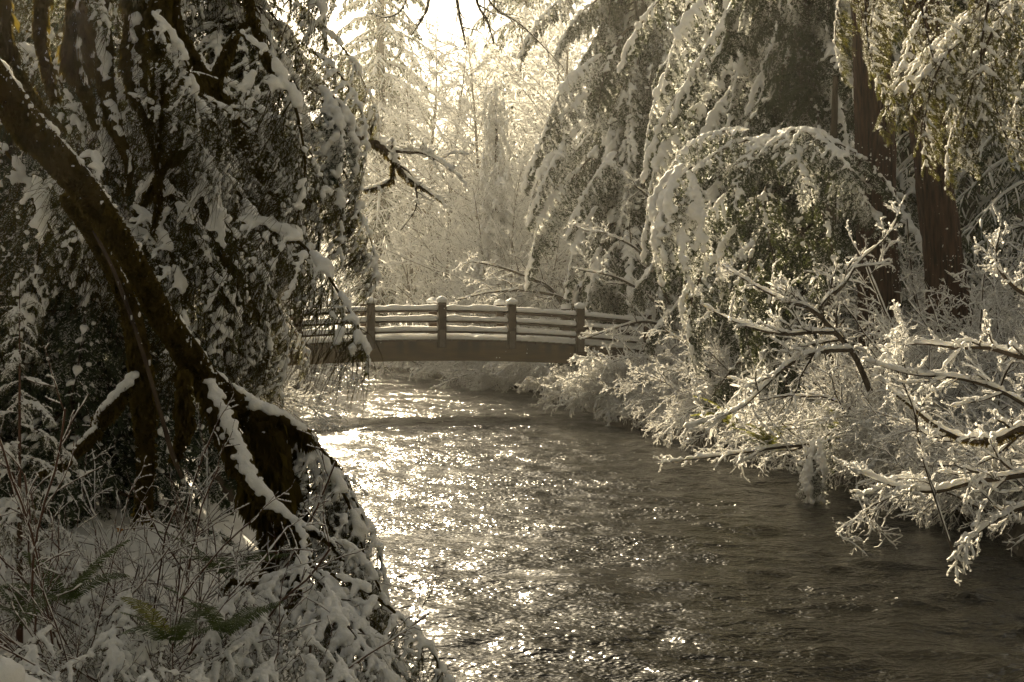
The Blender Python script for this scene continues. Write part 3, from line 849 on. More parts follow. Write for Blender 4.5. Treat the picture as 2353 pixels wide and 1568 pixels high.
# far conifers: one crown mesh each, shared
def make_far_conifer(seed, H=30.0, Rr=5.4, n=130):
    rng = np.random.default_rng(seed)
    gb, gs = Geo(), Geo()
    for i in range(n):
        z = 3 + (H - 3.4) * (i + rng.uniform()) / n
        L = Rr * (1 - z / H) ** .8 * rng.uniform(.8, 1.15) + .3
        a = i * 2.4
        main = grow([[0, 0, z]], [[math.cos(a), math.sin(a), .05]], L, 8, .14, .04, rng)
        Rm = tapered(1, 8, .04, .01)
        p, d, l, r = offshoots(main, Rm, 14, .1, .97, .9, .38, rng, True, .6, .3)
        b = grow(p, d, l, 5, .28, .06, rng)
        V, F = tubes(main, Rm, 3); gb.add(V, F, 0)
        V, F = leaf_tris(b, 14, .26, .09, rng, droop=.4); gb.add(V, F, 1)
        V, F = snow_tube(b, np.full(b.shape[:2], .02), .07, rng, 4, .5, .25); gs.add(V, F)
        V, F = snow_tube(main, Rm, .09, rng, 4, .5, .05); gs.add(V, F)
    g, _ = trunk_geo([(0, 0, -.5, .42), (0, 0, H * .5, .25), (0, 0, H, .03)], 8, .05, N=12)
    return g.mesh('trunk', [BARK]), gb.mesh('crown', [BARK, NEEDLE_DARK]), gs.mesh('crown_snow', [SNOW])
FARC = [make_far_conifer(600 + i) for i in range(2)]
def far_conifer(x, d, H, k, rz, label, group=None, w=1.0):
    t = thing('conifer_tree', label, 'tree', on_ground(x, d, -.2), group, rz)
    t.scale = (H / 30 * w, H / 30 * w, H / 30)
    link('trunk', FARC[k][0], t); c = link('crown', FARC[k][1], t); link('snow', FARC[k][2], c)
far_conifer(835, 84, 34, 0, .4, 'hazy tall conifer beyond the bridge, beside the bright sky gap and the hemlock edge', None, 1.0)
far_conifer(1205, 88, 38, 1, 1.9, 'hazy tall snow-dusted conifer between the bright sky gap and the broad frosted alder', None, .85)
for i, (x, d, H) in enumerate([(-60, 40, 24), (90, 34, 20), (200, 46, 22), (340, 38, 13), (470, 52, 12), (20, 60, 30), (250, 66, 26)]):
    far_conifer(x, d, H, i % 2, i * 2.2, 'dark conifer deep in the shade behind the hanging hemlock', 'dark conifers behind the hanging hemlock')
for i, (x, d, H) in enumerate([(1560, 64, 32), (1700, 56, 28), (1830, 48, 26), (1960, 52, 28), (2090, 44, 25), (2230, 40, 23), (2330, 50, 28), (2450, 36, 22), (1900, 66, 34), (2180, 60, 32)]):
    far_conifer(x, d, H, i % 2, i * 1.3, 'dark conifer in the gloom behind the two red-barked trunks', 'dark conifers behind the red-barked trunks')

# unseen forest around and behind the viewpoint, added to cut the sky light
rngw = np.random.default_rng(321)
gw = Geo()
ring = [(-10, 3), (-12, 12), (-16, 21), (-15, -4), (-9, -7), (-4.5, -9), (-13, -14), (-3, -17), (-8, -21), (-20, 6), (-22, -10), (-22, 30), (-30, 16), (10.5, -3), (9.5, -11), (13, 5), (15, 14), (19, 22), (14, -8), (9, -19), (16, -18), (22, 8), (21, -4), (28, 18), (3, -23), (-15, -26), (14, -27), (2, -33)]
for (x, y) in ring:
    H = rngw.uniform(24, 34); Rr = rngw.uniform(3.4, 4.6); z0 = tz(x, y)
    gt, _ = trunk_geo([(x, y, z0 - .4, .42), (x, y, z0 + H * .5, .25), (x, y, z0 + H, .03)], 8, .05, N=10); gw.merge(gt)
    n = 52
    z = z0 + 2.5 + (H - 3) * (np.arange(n) + rngw.uniform(size=n)) / n
    L = Rr * (1 - (z - z0) / H) ** .7 * rngw.uniform(.8, 1.2, n) + .4
    a = np.arange(n) * 2.4
    b = grow(np.stack([np.full(n, x), np.full(n, y), z], -1), np.stack([np.cos(a), np.sin(a), 0 * a], -1), L, 7, .16, .05, rngw)
    V, F = tubes(b, tapered(n, 7, .04, .01), 3); gw.add(V, F, 0)
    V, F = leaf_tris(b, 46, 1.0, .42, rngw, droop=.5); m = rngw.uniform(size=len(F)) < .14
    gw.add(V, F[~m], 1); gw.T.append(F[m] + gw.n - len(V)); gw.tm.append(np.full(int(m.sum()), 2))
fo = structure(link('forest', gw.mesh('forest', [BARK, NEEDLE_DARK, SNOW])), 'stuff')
fo['label'] = 'unseen conifer forest added around the near river banks to block sky light'

# ------------------------------------------------------------------ small drooping conifer and the dark conifers on the far side
conifer('weeping_conifer', 'slender weeping conifer heavy with snow, standing alone in front of the frosted wood', 1150, 63, 12.8, 4.0, 100, PALE, 31, zlo=.8, pitch=(-.8, -.35), pw=.55, lean=-.25, base_len=2.6)
conifer('hemlock_tree', 'tall drooping hemlock just behind the bridge end, its edge against the frosted wood', 1475, 46, 24, 5.6, 110, HANG + WEEP, 41, zlo=2.6, zhi=17, pitch=(-.6, -.1), pw=.5, az=3.5, azs=2.2, top=(18, 23, 24, 4.0))
conifer('hemlock_tree', 'drooping hemlock with long streaks of snow, in front of the one behind the bridge end', 1770, 34, 22, 4.9, 104, HANG + WEEP, 42, zlo=2.8, zhi=14, pitch=(-.75, -.15), pw=.5, az=3.5, azs=1.9, top=(15, 21.5, 30, 4.6))
conifer('hemlock_tree', 'dark hemlock whose broad snowy boughs spread in front of the red-barked trunks', 1860, 28.5, 20, 3.9, 70, HANG + SHADE, 43, zlo=1.2, zhi=10, pitch=(-.6, -.1), pw=.6, az=3.6, azs=2.0, top=(10.5, 19.5, 30, 4.6))
conifer('hemlock_tree', 'shaded hemlock between the streaky hemlock and the thicker red-barked trunk', 1930, 40, 22, 6.0, 70, HANG, 44, zlo=2, zhi=15, pitch=(-.7, -.1), pw=.6, az=3.6, azs=2.0)

# two red-barked trunks
def big_trunk(label, pts, seed):
    w = [(*P(x, y, d), r) for x, y, d, r in pts]
    base = w[0][:3]
    t = thing('cedar_tree', label, 'tree', base)
    loc = [(a - base[0], b - base[1], c - base[2], r) for a, b, c, r in w]
    g, p = trunk_geo(loc, 64, .05, seed=seed, nsc=16, N=260, ridge=.07)
    o = link('trunk', g.mesh('trunk', [BARK_RED]), t)
    link('snow', limb_snow(resample(loc[:3], 40), np.random.default_rng(seed), rad=.055, voxel=.018, every=.006, cov=.40, up=1.0, spread=1.3, toward=.8), o)
    return t
ca = big_trunk('thick red-brown cedar trunk rising behind the broad snowy boughs', [(2025, 900, 26, .43), (2018, 640, 26, .37), (2010, 300, 26, .34), (1998, 0, 26, .33), (1970, -1000, 26, .30), (1960, -2400, 26, .05)], 5)
cb = big_trunk('leaning red-brown cedar trunk standing clear in front of the snowy thicket', [(2185, 760, 24, .37), (2165, 560, 24, .315), (2142, 380, 24, .295), (2125, 180, 24, .28), (2080, -900, 24, .24), (2060, -2600, 24, .04)], 6)

upper_crown(ca, 9.5, 25, 34, 5.0, 71); upper_crown(cb, 9.0, 24, 34, 4.8, 72)
# ------------------------------------------------------------------ hanging hemlock that fills the near side
hem = conifer('hemlock_tree', 'near hemlock hung with heavy snow, its curtain of twigs reaching the bridge', 505, 15.2, 17, 2.5, 0, NEAR, 51, rtrunk=.17)
hl = hem.location
rngh = np.random.default_rng(8)
def hang_bough(root, x, y, d, az, pitch, s, proto, roll=0.0):
    w, sn = proto
    p = P(x, y, d)
    o = link('branch', w, root, M=xf((p[0] - root.location[0], p[1] - root.location[1], p[2] - root.location[2]), az, pitch, roll, s))
    link('snow', sn, o)
    return o
for i in range(90):
    f = i / 90
    z = 2.2 + 6.4 * rngh.uniform()
    a = i * 2.39996 + rngh.uniform(-.3, .3)
    reach = rngh.uniform(.75, 1.15) * (1.0 if z > 4.2 or math.cos(a) < .1 else .68)
    w, sn = (CURT + NEAR[:2])[rngh.integers(6)]
    M = xf((0, 0, z - .6), a, rngh.uniform(-.75, -.15), rngh.uniform(-.4, .4), reach)
    o = link('branch', w, hem, M=M); link('snow', sn, o)

for i, (x, y, d, az, pt, s) in enumerate([(690, 40, 14.6, .2, -.55, .75), (720, 120, 14.4, -.3, -.7, .7), (710, 200, 14.2, .3, -.6, .75), (735, 215, 14.0, -.4, -.9, .6), (700, 300, 14.4, -.1, -.75, .8), (730, 380, 14.2, .4, -.8, .75), (690, 430, 14.0, -.5, -.9, .65), (670, 480, 14.3, .1, -1.0, .5), (740, 330, 13.8, -.9, -.9, .65), (600, 640, 14.0, -.2, -1.0, .6), (590, 700, 13.8, -.6, -1.0, .6), (570, 600, 13.6, -.9, -.9, .65)]):
    hang_bough(hem, x, y, d, az, pt, s, CURT[i % 4])
for i, (x, y, d, az, pt, s) in enumerate([(725, 195, 13.6, -.2, -.6, .42), (735, 205, 13.6, -.7, -.7, .42), (740, 230, 13.5, -.4, -1.0, .4)]):
    hang_bough(hem, x, y, d, az, pt, s, HEAP[i % 2])
for i in range(36):
    w, sn = CURT[i % 4]
    o = link('branch', w, hem, M=xf((0, 0, 8.4 + 7.6 * i / 36), i * 2.4, rngh.uniform(-.5, -.1), 0, 1.35 - .9 * i / 36)); link('snow', sn, o)

# ------------------------------------------------------------------ authored limbs
def mossy_limb(root, name, pts, seed, moss=(1500, .05, .22), snow=dict(), N=None, k=12, mat=None, rough=.16):
    rng = np.random.default_rng(seed)
    w = px_path(pts)
    seg = np.linalg.norm(np.diff(w[:, :3], axis=0), axis=1).sum()
    w[:, :3] -= np.array(root.location)
    N = N or int(seg / .05) + 8
    g, p = trunk_geo(w, k, rough, seed=seed, nsc=10, N=N)
    o = link(name, g.mesh(name, [mat or MOSS]), root)
    if moss:
        V, F = moss_fringe(p, moss[0], rng, moss[1], moss[2])
        gm = Geo(); gm.add(V, F); link('moss', gm.mesh('moss', [MOSS]), o)
    if snow is not None:
        link('snow', ridge_and_crumbs(p, rng) if snow == 'crumbs' else limb_snow(p, rng, **snow), o)
    return o

mt = thing('mossy_maple', 'leaning moss-covered tree with snow along its upper side, in front of the hemlock', 'tree', tuple(P(640, 1330, 8.2)))
mossy_limb(mt, 'trunk', [(-70, 110, 6.4, 39), (60, 280, 6.6, 36), (200, 440, 6.9, 31), (300, 590, 7.2, 28), (365, 710, 7.5, 27), (425, 800, 7.7, 29), (480, 880, 7.9, 31), (560, 945, 8.05, 34), (630, 1010, 8.2, 40), (665, 1110, 8.25, 40), (660, 1230, 8.3, 43), (655, 1330, 8.3, 54), (650, 1400, 8.3, 76)], 11,
           moss=(14000, .03, .15), snow='crumbs', k=20)
mossy_limb(mt, 'limb', [(470, 880, 7.85, 24), (520, 980, 7.7, 25), (565, 1080, 7.55, 22), (620, 1160, 7.45, 18), (680, 1205, 7.4, 13), (722, 1222, 7.4, 8), (760, 1246, 7.4, 5), (790, 1290, 7.4, 2)], 12,
           moss=(2600, .03, .12), snow=dict(rad=.45, voxel=.010, every=.007, cov=.84, up=.95, spread=.5))
mossy_limb(mt, 'limb', [(680, 1205, 7.4, 12), (700, 1250, 7.3, 10), (690, 1290, 7.2, 9), (640, 1325, 7.1, 7), (580, 1340, 7.0, 6), (530, 1335, 6.95, 5), (510, 1370, 6.95, 3)], 16,
           moss=(500, .02, .08), snow=dict(rad=.9, voxel=.011, every=.015, cov=.9, up=.9, spread=.4))
mossy_limb(mt, 'limb', [(700, 1260, 7.3, 9), (735, 1330, 7.1, 8), (780, 1400, 6.9, 7), (820, 1470, 6.8, 5), (860, 1540, 6.7, 3)], 17,
           moss=(400, .02, .08), snow=dict(rad=.9, voxel=.011, every=.015, cov=.9, up=.9, spread=.4))
mossy_limb(mt, 'limb', [(580, 950, 8.0, 26), (640, 965, 8.0, 19), (700, 1000, 8.1, 12), (735, 1035, 8.2, 7), (780, 1080, 8.3, 4), (810, 1140, 8.3, 1.5)], 13,
           moss=(1500, .04, .2), snow=dict(rad=.7, voxel=.012, every=.012, cov=.85, up=.9, spread=.5))
mossy_limb(mt, 'limb', [(600, 975, 7.95, 30), (618, 1080, 7.9, 36), (630, 1180, 7.9, 26), (625, 1290, 7.9, 8)], 14, moss=(9000, .08, .30), snow=dict(rad=.12, voxel=.011, every=.02, cov=.3, up=1.0, spread=.8, toward=1.5))
mossy_limb(mt, 'limb', [(420, 850, 7.6, 12), (428, 950, 7.6, 12), (418, 1010, 7.6, 10), (395, 1060, 7.6, 4)], 15, moss=(1500, .03, .13), snow=None)

st = thing('mossy_tree', 'slim mossy tree leaning beneath the thick leaning trunk, with a snowy low fork', 'tree', tuple(P(330, 1210, 8.4)))
mossy_limb(st, 'trunk', [(150, 450, 7.7, 14), (215, 545, 7.9, 16), (262, 620, 8.0, 17), (300, 715, 8.1, 19), (322, 820, 8.2, 22), (332, 930, 8.3, 24), (336, 1060, 8.4, 21), (330, 1200, 8.4, 20)], 21, moss=(4200, .02, .08), snow=dict(rad=.35, cov=.5, spread=.4, every=.015, voxel=.011))
mossy_limb(st, 'limb', [(318, 868, 8.2, 17), (292, 890, 8.1, 17), (258, 930, 8.0, 15), (228, 962, 7.95, 13), (222, 1010, 7.95, 8)], 22, moss=(1200, .03, .13), snow=dict(rad=.75, cov=.92, every=.012, voxel=.012))
mossy_limb(st, 'limb', [(225, 985, 7.9, 9), (190, 1020, 7.9, 10), (150, 1060, 7.9, 9), (90, 1090, 7.9, 7)], 23, moss=(500, .03, .06), snow=dict(rad=.9, cov=.92, every=.012, voxel=.012))
vine = thing('hanging_vine', 'thin bare vine hanging down beside the slim mossy tree', 'vine', tuple(P(395, 1100, 7.4)))
mossy_limb(vine, 'vine_stem', [(215, 530, 7.5, 4), (262, 625, 7.5, 4.5), (305, 740, 7.5, 5), (340, 850, 7.5, 5), (372, 960, 7.5, 5.5), (395, 1040, 7.5, 6), (420, 1100, 7.5, 5)], 24, moss=None, snow=dict(rad=.8, cov=.45), mat=TWIG, k=7)

# dark mossy limbs hanging from overhead
ov = thing('overhanging_maple', 'dark mossy maple limbs hanging in front of the snowy hemlock', 'tree', tuple(P(300, -900, 10.5)))
LIMBS = [
    [(380, -900, 11.0, 60), (390, -400, 10.8, 44), (330, -120, 10.5, 32), (235, -10, 10.3, 24), (238, 100, 10.2, 24), (246, 200, 10.1, 22), (268, 300, 10.0, 18), (298, 380, 10, 12), (290, 450, 10, 7)],
    [(300, -300, 10.6, 30), (318, 0, 10.3, 26), (312, 110, 10.2, 25), (322, 220, 10.1, 18), (350, 300, 10.1, 11), (372, 370, 10.1, 7)],
    [(390, -200, 10.6, 28), (362, 20, 10.1, 20), (372, 120, 10.0, 20), (366, 220, 10, 16), (362, 330, 10, 11), (368, 440, 10, 7), (352, 540, 10, 4)],
    [(180, -300, 9.8, 26), (182, -20, 9.6, 20), (178, 90, 9.6, 21), (196, 200, 9.6, 14), (222, 300, 9.6, 8)],
    [(15, -200, 8.0, 18), (12, 60, 8.0, 17), (22, 110, 8, 14), (48, 170, 8.0, 9), (96, 240, 8.1, 7), (150, 300, 8.2, 5)],
    [(395, -60, 10.8, 13), (412, 60, 10.9, 13), (452, 140, 11, 13), (488, 192, 11.1, 14), (528, 240, 11.2, 12), (552, 300, 11.3, 11), (590, 380, 11.4, 8), (630, 450, 11.5, 4)],
    [(486, 190, 11.1, 12), (508, 140, 11.2, 10), (528, 105, 11.3, 9), (550, 68, 11.4, 6), (585, 40, 11.4, 4)],
    [(390, 210, 10.2, 10), (420, 180, 10.6, 14), (455, 178, 10.9, 15), (500, 190, 11.1, 13)],
    [(560, -60, 11.6, 9), (590, 60, 11.7, 9), (620, 150, 11.8, 7), (660, 240, 11.9, 4)],
    [(110, -100, 9.2, 14), (95, 60, 9.2, 14), (110, 150, 9.2, 9), (130, 230, 9.2, 6)],
    [(430, 300, 10.6, 9), (380, 380, 10.5, 8), (330, 460, 10.4, 6), (300, 520, 10.4, 4)],
]
for i, L_ in enumerate(LIMBS):
    L_ = [(a, b, c, r * .78) for a, b, c, r in L_]
    mossy_limb(ov, 'limb', L_, 60 + i, moss=(3000 if L_[1][3] > 15 else 1100, .04, .26 if L_[1][3] > 15 else .16), snow=dict(rad=.45, cov=.55, up=.9, voxel=.016, every=.018, spread=.5))

# near hemlock sprays hung between those limbs
rngn = np.random.default_rng(14)
spray_tree = thing('hemlock_tree', 'hemlock sprays hanging close by above the leaning mossy trunk', 'tree', tuple(P(-500, 900, 12.0)))
g, _ = trunk_geo([(0, 0, -.6, .26), (0, 0, 3, .22), (0, 0, 9, .12)], 12, .1, N=40); link('trunk', g.mesh('trunk', [BARK]), spray_tree)
for i in range(40):
    x = rngn.uniform(-80, 560); y = rngn.uniform(-60, 560) - (0 if x > 150 else 100); d = rngn.uniform(9.5, 13.0)
    hang_bough(spray_tree, x, y, d, rngn.uniform(-1.2, .5), rngn.uniform(-.9, -.1), rngn.uniform(.5, .85), CURT[rngn.integers(4)], rngn.uniform(-.5, .5))

# snowy limb reaching out over the view of the wood
def bare_limb(root, main, seed, th, n1, n2, wood=BARK, lf=.35, up=.1, moss=None, n3=3, ang=.75, lf2=.5, wig=.12, droop=.02, tip=.55, gap=.10, name='limb', plane=False, k=6, slim=.55):
    w = px_path(main); w[:, :3] -= np.array(root.location); w[:, 3] *= slim
    p = resample(w, max(14, int(np.linalg.norm(np.diff(w[:, :3], axis=0), axis=1).sum() / .12)))
    a, b = make_frost(seed, n1=n1, n2=n2, n3=n3 + 2 if n3 else 0, sp=p, th=th * .84, wood=wood, lf=lf, up=up, ang=ang, lf2=lf2, wig=wig, droop=droop, tip=tip, gap=gap, plane=plane, k=k)
    o = link(name, a, root); link('snow', b, o)
    if moss:
        V, F = moss_fringe(p, moss[0], np.random.default_rng(seed), moss[1], moss[2]); gm = Geo(); gm.add(V, F); link('moss', gm.mesh('moss', [MOSS]), o)
    return o
rl = thing('snowy_limb_tree', 'mossy snow-topped limb reaching out over the river in front of the frosted wood', 'tree', tuple(P(560, 900, 19.0)))
bare_limb(rl, [(620, 340, 19.0, 26), (760, 300, 18.5, 22), (835, 318, 18.2, 17), (880, 340, 18, 14), (910, 368, 17.9, 12)], 701, .075, 6, 4, lf=.22, n3=2, slim=.75, moss=(900, .03, .14))
bare_limb(rl, [(905, 362, 17.9, 11), (925, 395, 17.9, 10), (950, 420, 17.8, 7), (985, 442, 17.8, 5), (1020, 468, 17.7, 3)], 702, .035, 9, 6, lf=.35, moss=(600, .02, .10))
bare_limb(rl, [(905, 370, 17.9, 7), (900, 410, 17.9, 6), (870, 430, 17.9, 5), (838, 438, 17.9, 4)], 703, .032, 6, 5, lf=.4, moss=(350, .02, .16))
bare_limb(rl, [(885, 345, 18, 9), (930, 350, 17.8, 6), (970, 352, 17.6, 5), (1010, 372, 17.4, 4), (1060, 410, 17.2, 2)], 704, .04, 12, 8, lf=.4, up=0, droop=.06)
bare_limb(rl, [(955, 425, 17.8, 5), (958, 460, 17.8, 4), (950, 490, 17.8, 3), (920, 530, 17.8, 2)], 705, .022, 8, 5, lf=.45)

# twigs dangling into the sky gap
dt = thing('overhead_branch', 'dark bare twigs dangling from overhead into the bright sky gap', 'branch', tuple(P(1000, -260, 24)))
for i, L_ in enumerate([[(990, -120, 24, 6), (985, 0, 24, 5), (970, 45, 24, 3), (945, 80, 24, 1.5)], [(1030, -120, 24, 6), (1050, 0, 24, 5), (1058, 50, 24, 3.5), (1072, 110, 24, 1.5)],
                        [(1070, -140, 24, 6), (1095, 0, 24, 4), (1120, 50, 24, 3), (1135, 100, 24, 2)], [(960, -120, 24, 5), (930, 10, 24, 3), (890, 40, 24, 2), (850, 30, 24, 1.2)], [(1080, -100, 24, 5), (1130, 10, 24, 3), (1200, 60, 24, 2), (1290, 150, 24, 1.2)]]):
    bare_limb(dt, L_, 720 + i, .012, 9, 5, wood=BARK, lf=.4, up=-.2, gap=.7, n3=0, slim=.8)

# ------------------------------------------------------------------ conifer sprays that hang close at the top corner
cs = thing('hemlock_tree', 'sunlit hemlock sprays hanging close in front of the red-barked trunks', 'tree', tuple(P(2700, 700, 9.0)))
g, _ = trunk_geo([(0, 0, -2, .24), (0, 0, 3, .2), (0, 0, 8, .1)], 12, .1, N=40); link('trunk', g.mesh('trunk', [BARK]), cs)
for (x, y, az, pt, s) in [(2060, -120, 3.9, -.9, .42), (2010, -60, 3.6, -1.0, .38), (1960, -70, 3.3, -1.1, .36), (2120, -60, 4.1, -1.0, .45), (2180, -40, 3.6, -.8, .5), (2240, 40, 3.5, -.55, .5), (2200, 100, 3.4, -.7, .4), (2320, -30, 3.4, -.6, .55),
                          (2400, 80, 3.3, -.5, .55), (2300, 120, 3.7, -.9, .42), (2360, 190, 3.5, -.8, .40), (2160, 120, 3.5, -1.1, .34), (2260, 180, 3.2, -.9, .34), (2420, -60, 3.2, -.4, .6), (2100, -150, 3.0, -.7, .5), (2350, -160, 3.6, -.7, .6)]:
    hang_bough(cs, x, y, 8.2 + rngn.uniform(-.6, .8), az, pt, s, NEAR[rngn.integers(4)], rngn.uniform(-.4, .4))

# ------------------------------------------------------------------ broad snowy boughs and the bright drooping one
bb = thing('hemlock_tree', 'young hemlock with bright thick snow drooping over the river below the streaky hemlocks', 'tree', on_ground(1720, 25.5))
zb = bb.location[2]
g, _ = trunk_geo([(0, 0, -.3, .14), (0, 0, 3, .11), (.1, 0, 6.5, .05)], 10, .1, N=30); link('trunk', g.mesh('trunk', [BARK]), bb)
for (x, y, d, az, pt, s, pr) in [(1590, 385, 23.6, 3.6, -.6, .78, HEAP[0]), (1565, 385, 23.5, 4.1, -.8, .8, HEAP[1]), (1590, 395, 23.4, 4.7, -.9, .76, HEAP[0]), (1550, 395, 23.5, 3.3, -.85, .74, HEAP[1]), (1600, 470, 23.4, 3.8, -.8, .65, HEAP[0]), (1530, 480, 23.4, 3.9, -.9, .6, HEAP[1]), (1580, 400, 23.3, 5.2, -.8, .6, HEAP[1]),
                                 (1690, 440, 25, 3.6, -.5, .7, HANG[2]), (1700, 520, 24.6, 3.4, -.7, .6, HEAP[1]), (1760, 320, 24.5, 3.7, -.25, .80, FLAT[0]), (1770, 315, 24.4, 4.2, -.35, .8, FLAT[1]), (1790, 305, 24.3, 4.8, -.40, .8, FLAT[2]), (1800, 300, 24.3, 5.3, -.25, .85, FLAT[0]), (1820, 305, 24.3, 5.8, -.22, .9, FLAT[1]), (1880, 340, 24.3, 5.2, -.5, .7, FLAT[2]), (1720, 300, 24.6, 3.4, -.15, .7, FLAT[2]),
                                 (1740, 560, 24.5, 4.0, -.8, .7, HANG[3]), (1640, 600, 24.2, 3.5, -.8, .6, HANG[1]), (1600, 640, 24.2, 3.3, -.9, .55, HEAP[1]), (1760, 600, 24, 4.6, -.8, .6, SHADE[0]), (1830, 520, 24, 4.9, -.7, .7, SHADE[2]), (1900, 420, 24.4, 5.4, -.4, .7, FLAT[0]), (1760, 430, 24.3, 4.4, -.7, .75, SHADE[1]), (1850, 440, 24.1, 5.0, -.7, .75, SHADE[0])]:
    hang_bough(bb, x, y, d, az, pt, s, pr)

# streaked boughs hanging out from the drooping hemlocks, each from its own tree
roots_h = [o for o in COL.objects if o.name.startswith('hemlock_tree')]
t_far = next(o for o in roots_h if 'just behind the bridge end' in o['label']); t_str = next(o for o in roots_h if 'long streaks' in o['label'])
for (t_, x, y, d, az, pt, s, k) in [(t_far, 1350, -30, 45, 3.5, -.5, 1.1, 0), (t_far, 1380, 130, 44.5, 3.6, -.6, 1.15, 1), (t_far, 1360, 215, 44.2, 3.4, -.65, 1.3, 0), (t_far, 1330, 300, 44, 3.3, -.75, 1.2, 1), (t_far, 1300, 330, 44, 4.1, -.8, 1.0, 0), (t_far, 1320, 400, 44, 3.5, -.8, 1.15, 1), (t_far, 1290, 470, 44, 3.6, -.9, 1.0, 0), (t_far, 1370, 480, 43.8, 4.0, -.8, 1.1, 1), (t_far, 1420, 350, 43.6, 3.9, -.7, 1.1, 0), (t_far, 1420, 560, 44, 3.6, -.8, .9, 1),
                                    (t_str, 1600, -60, 32.5, 3.5, -.6, 1.0, 0), (t_str, 1640, -20, 32, 3.8, -.7, 1.0, 1), (t_str, 1590, 110, 32.4, 3.6, -.8, .95, 1), (t_str, 1640, 140, 32, 3.5, -.75, 1.1, 0), (t_str, 1600, 250, 32, 3.4, -.85, 1.05, 1), (t_str, 1590, 330, 32, 3.5, -.9, 1.0, 0), (t_str, 1680, 40, 31.6, 4.0, -.7, 1.0, 0), (t_str, 1740, 60, 31.4, 4.2, -.7, 1.0, 1), (t_str, 1690, 200, 31.5, 3.9, -.75, 1.0, 1), (t_str, 1800, 30, 31.2, 4.4, -.7, 1.0, 0), (t_str, 1850, 120, 31, 4.3, -.7, .9, 1)]:
    hang_bough(t_, x, y, d, az, pt, s, STREAK[k])

# ------------------------------------------------------------------ snow-coated maples and shrubs along the bank
m1 = thing('vine_maple', 'crooked mossy maple with thick snow on upswept limbs, over the bank beside the river', 'tree', tuple(P(1985, 900, 19.5)))
bare_limb(m1, [(2000, 900, 19.5, 13), (1965, 820, 19.4, 12), (1925, 770, 19.3, 11), (1892, 735, 19.2, 10), (1888, 700, 19.2, 9), (1935, 660, 19.2, 7), (1975, 600, 19.3, 5), (2040, 540, 19.4, 3), (2080, 450, 19.5, 1.5)], 801, .036, 13, 6, lf=.22, up=.4)
bare_limb(m1, [(1890, 730, 19.2, 9), (1850, 705, 19.1, 8), (1800, 690, 19, 6), (1740, 660, 18.9, 4), (1660, 610, 18.8, 2)], 802, .036, 12, 6, lf=.4, up=.5)
bare_limb(m1, [(1915, 765, 19.2, 8), (1860, 765, 19, 8), (1790, 768, 18.8, 6), (1700, 745, 18.7, 4), (1610, 700, 18.6, 2)], 803, .036, 13, 6, lf=.35, up=.4)
bare_limb(m1, [(1955, 805, 19.3, 9), (1880, 810, 19, 9), (1810, 840, 18.7, 8), (1755, 890, 18.5, 6), (1690, 945, 18.3, 4), (1570, 985, 18.1, 2)], 804, .044, 14, 7, lf=.38, up=.1)
m2 = thing('vine_maple', 'snow-laden maple with a long low limb curving out of the frame over the thicket', 'tree', tuple(P(2420, 1000, 14.5)))
bare_limb(m2, [(2420, 1020, 14.5, 16), (2352, 985, 14.4, 15), (2290, 1010, 14.3, 12), (2220, 1012, 14.2, 10), (2150, 980, 14.1, 8), (2090, 930, 14.0, 5), (2050, 900, 14, 3)], 811, .04, 11, 6, lf=.3, up=.3, moss=(900, .02, .1))
bare_limb(m2, [(2420, 830, 14.5, 13), (2340, 820, 14.4, 11), (2270, 800, 14.3, 9), (2200, 800, 14.2, 7), (2110, 790, 14.1, 4), (2030, 800, 14, 2)], 812, .04, 12, 6, lf=.33, up=.35)
bare_limb(m2, [(2400, 700, 14.5, 9), (2330, 660, 14.4, 8), (2290, 600, 14.3, 5), (2300, 520, 14.2, 3)], 813, .034, 11, 6, lf=.4, up=.3)
m3 = thing('vine_maple', 'snowy maple branches sweeping low across the dark water', 'tree', tuple(P(2400, 1150, 14.0)))
bare_limb(m3, [(2420, 1080, 14, 14), (2330, 1095, 13.9, 12), (2230, 1110, 13.8, 10), (2150, 1130, 13.7, 8), (2060, 1120, 13.6, 5), (1960, 1080, 13.5, 2)], 821, .04, 14, 6, lf=.33, up=.25)
bare_limb(m3, [(2420, 1150, 13.6, 11), (2340, 1170, 13.5, 9), (2280, 1200, 13.4, 6), (2230, 1240, 13.3, 4), (2190, 1280, 13.2, 2)], 822, .034, 12, 6, lf=.4, up=.0, droop=.06)
bare_limb(m3, [(2400, 960, 13.8, 9), (2300, 900, 13.7, 8), (2200, 870, 13.6, 6), (2090, 860, 13.5, 4), (1990, 830, 13.4, 2)], 823, .034, 13, 6, lf=.33, up=.4)
bare_limb(m3, [(2200, 1300, 13.2, 5), (2120, 1050, 13.6, 6), (2100, 940, 13.7, 5), (2060, 840, 13.8, 3), (2080, 760, 13.8, 2)], 824, .028, 11, 6, lf=.3, up=.3)
m4 = thing('fallen_branch', 'long snowy branch lying out over the water beneath the green ferns', 'branch', tuple(P(1960, 1000, 21.5)))
bare_limb(m4, [(1980, 1000, 21.5, 9), (1880, 1020, 21.3, 8), (1780, 1030, 21.1, 6), (1680, 1045, 20.9, 4), (1540, 1062, 20.7, 2)], 831, .036, 13, 6, lf=.28, up=.1)
m5 = thing('arching_shrub', 'snowy branch arching above the bridge rail beside the last post', 'shrub', on_ground(1330, 48))
bare_limb(m5, [(1330, 760, 47, 9), (1270, 670, 46.5, 8), (1215, 640, 46, 6), (1150, 615, 45.5, 4), (1075, 600, 45, 2)], 841, .04, 18, 10, lf=.35, up=.1, droop=.05)
bare_limb(m5, [(1340, 740, 47, 7), (1300, 690, 46.5, 6), (1220, 670, 46, 5), (1130, 672, 45.5, 3), (1050, 690, 45, 2)], 842, .036, 17, 10, lf=.3, up=.1, droop=.06)
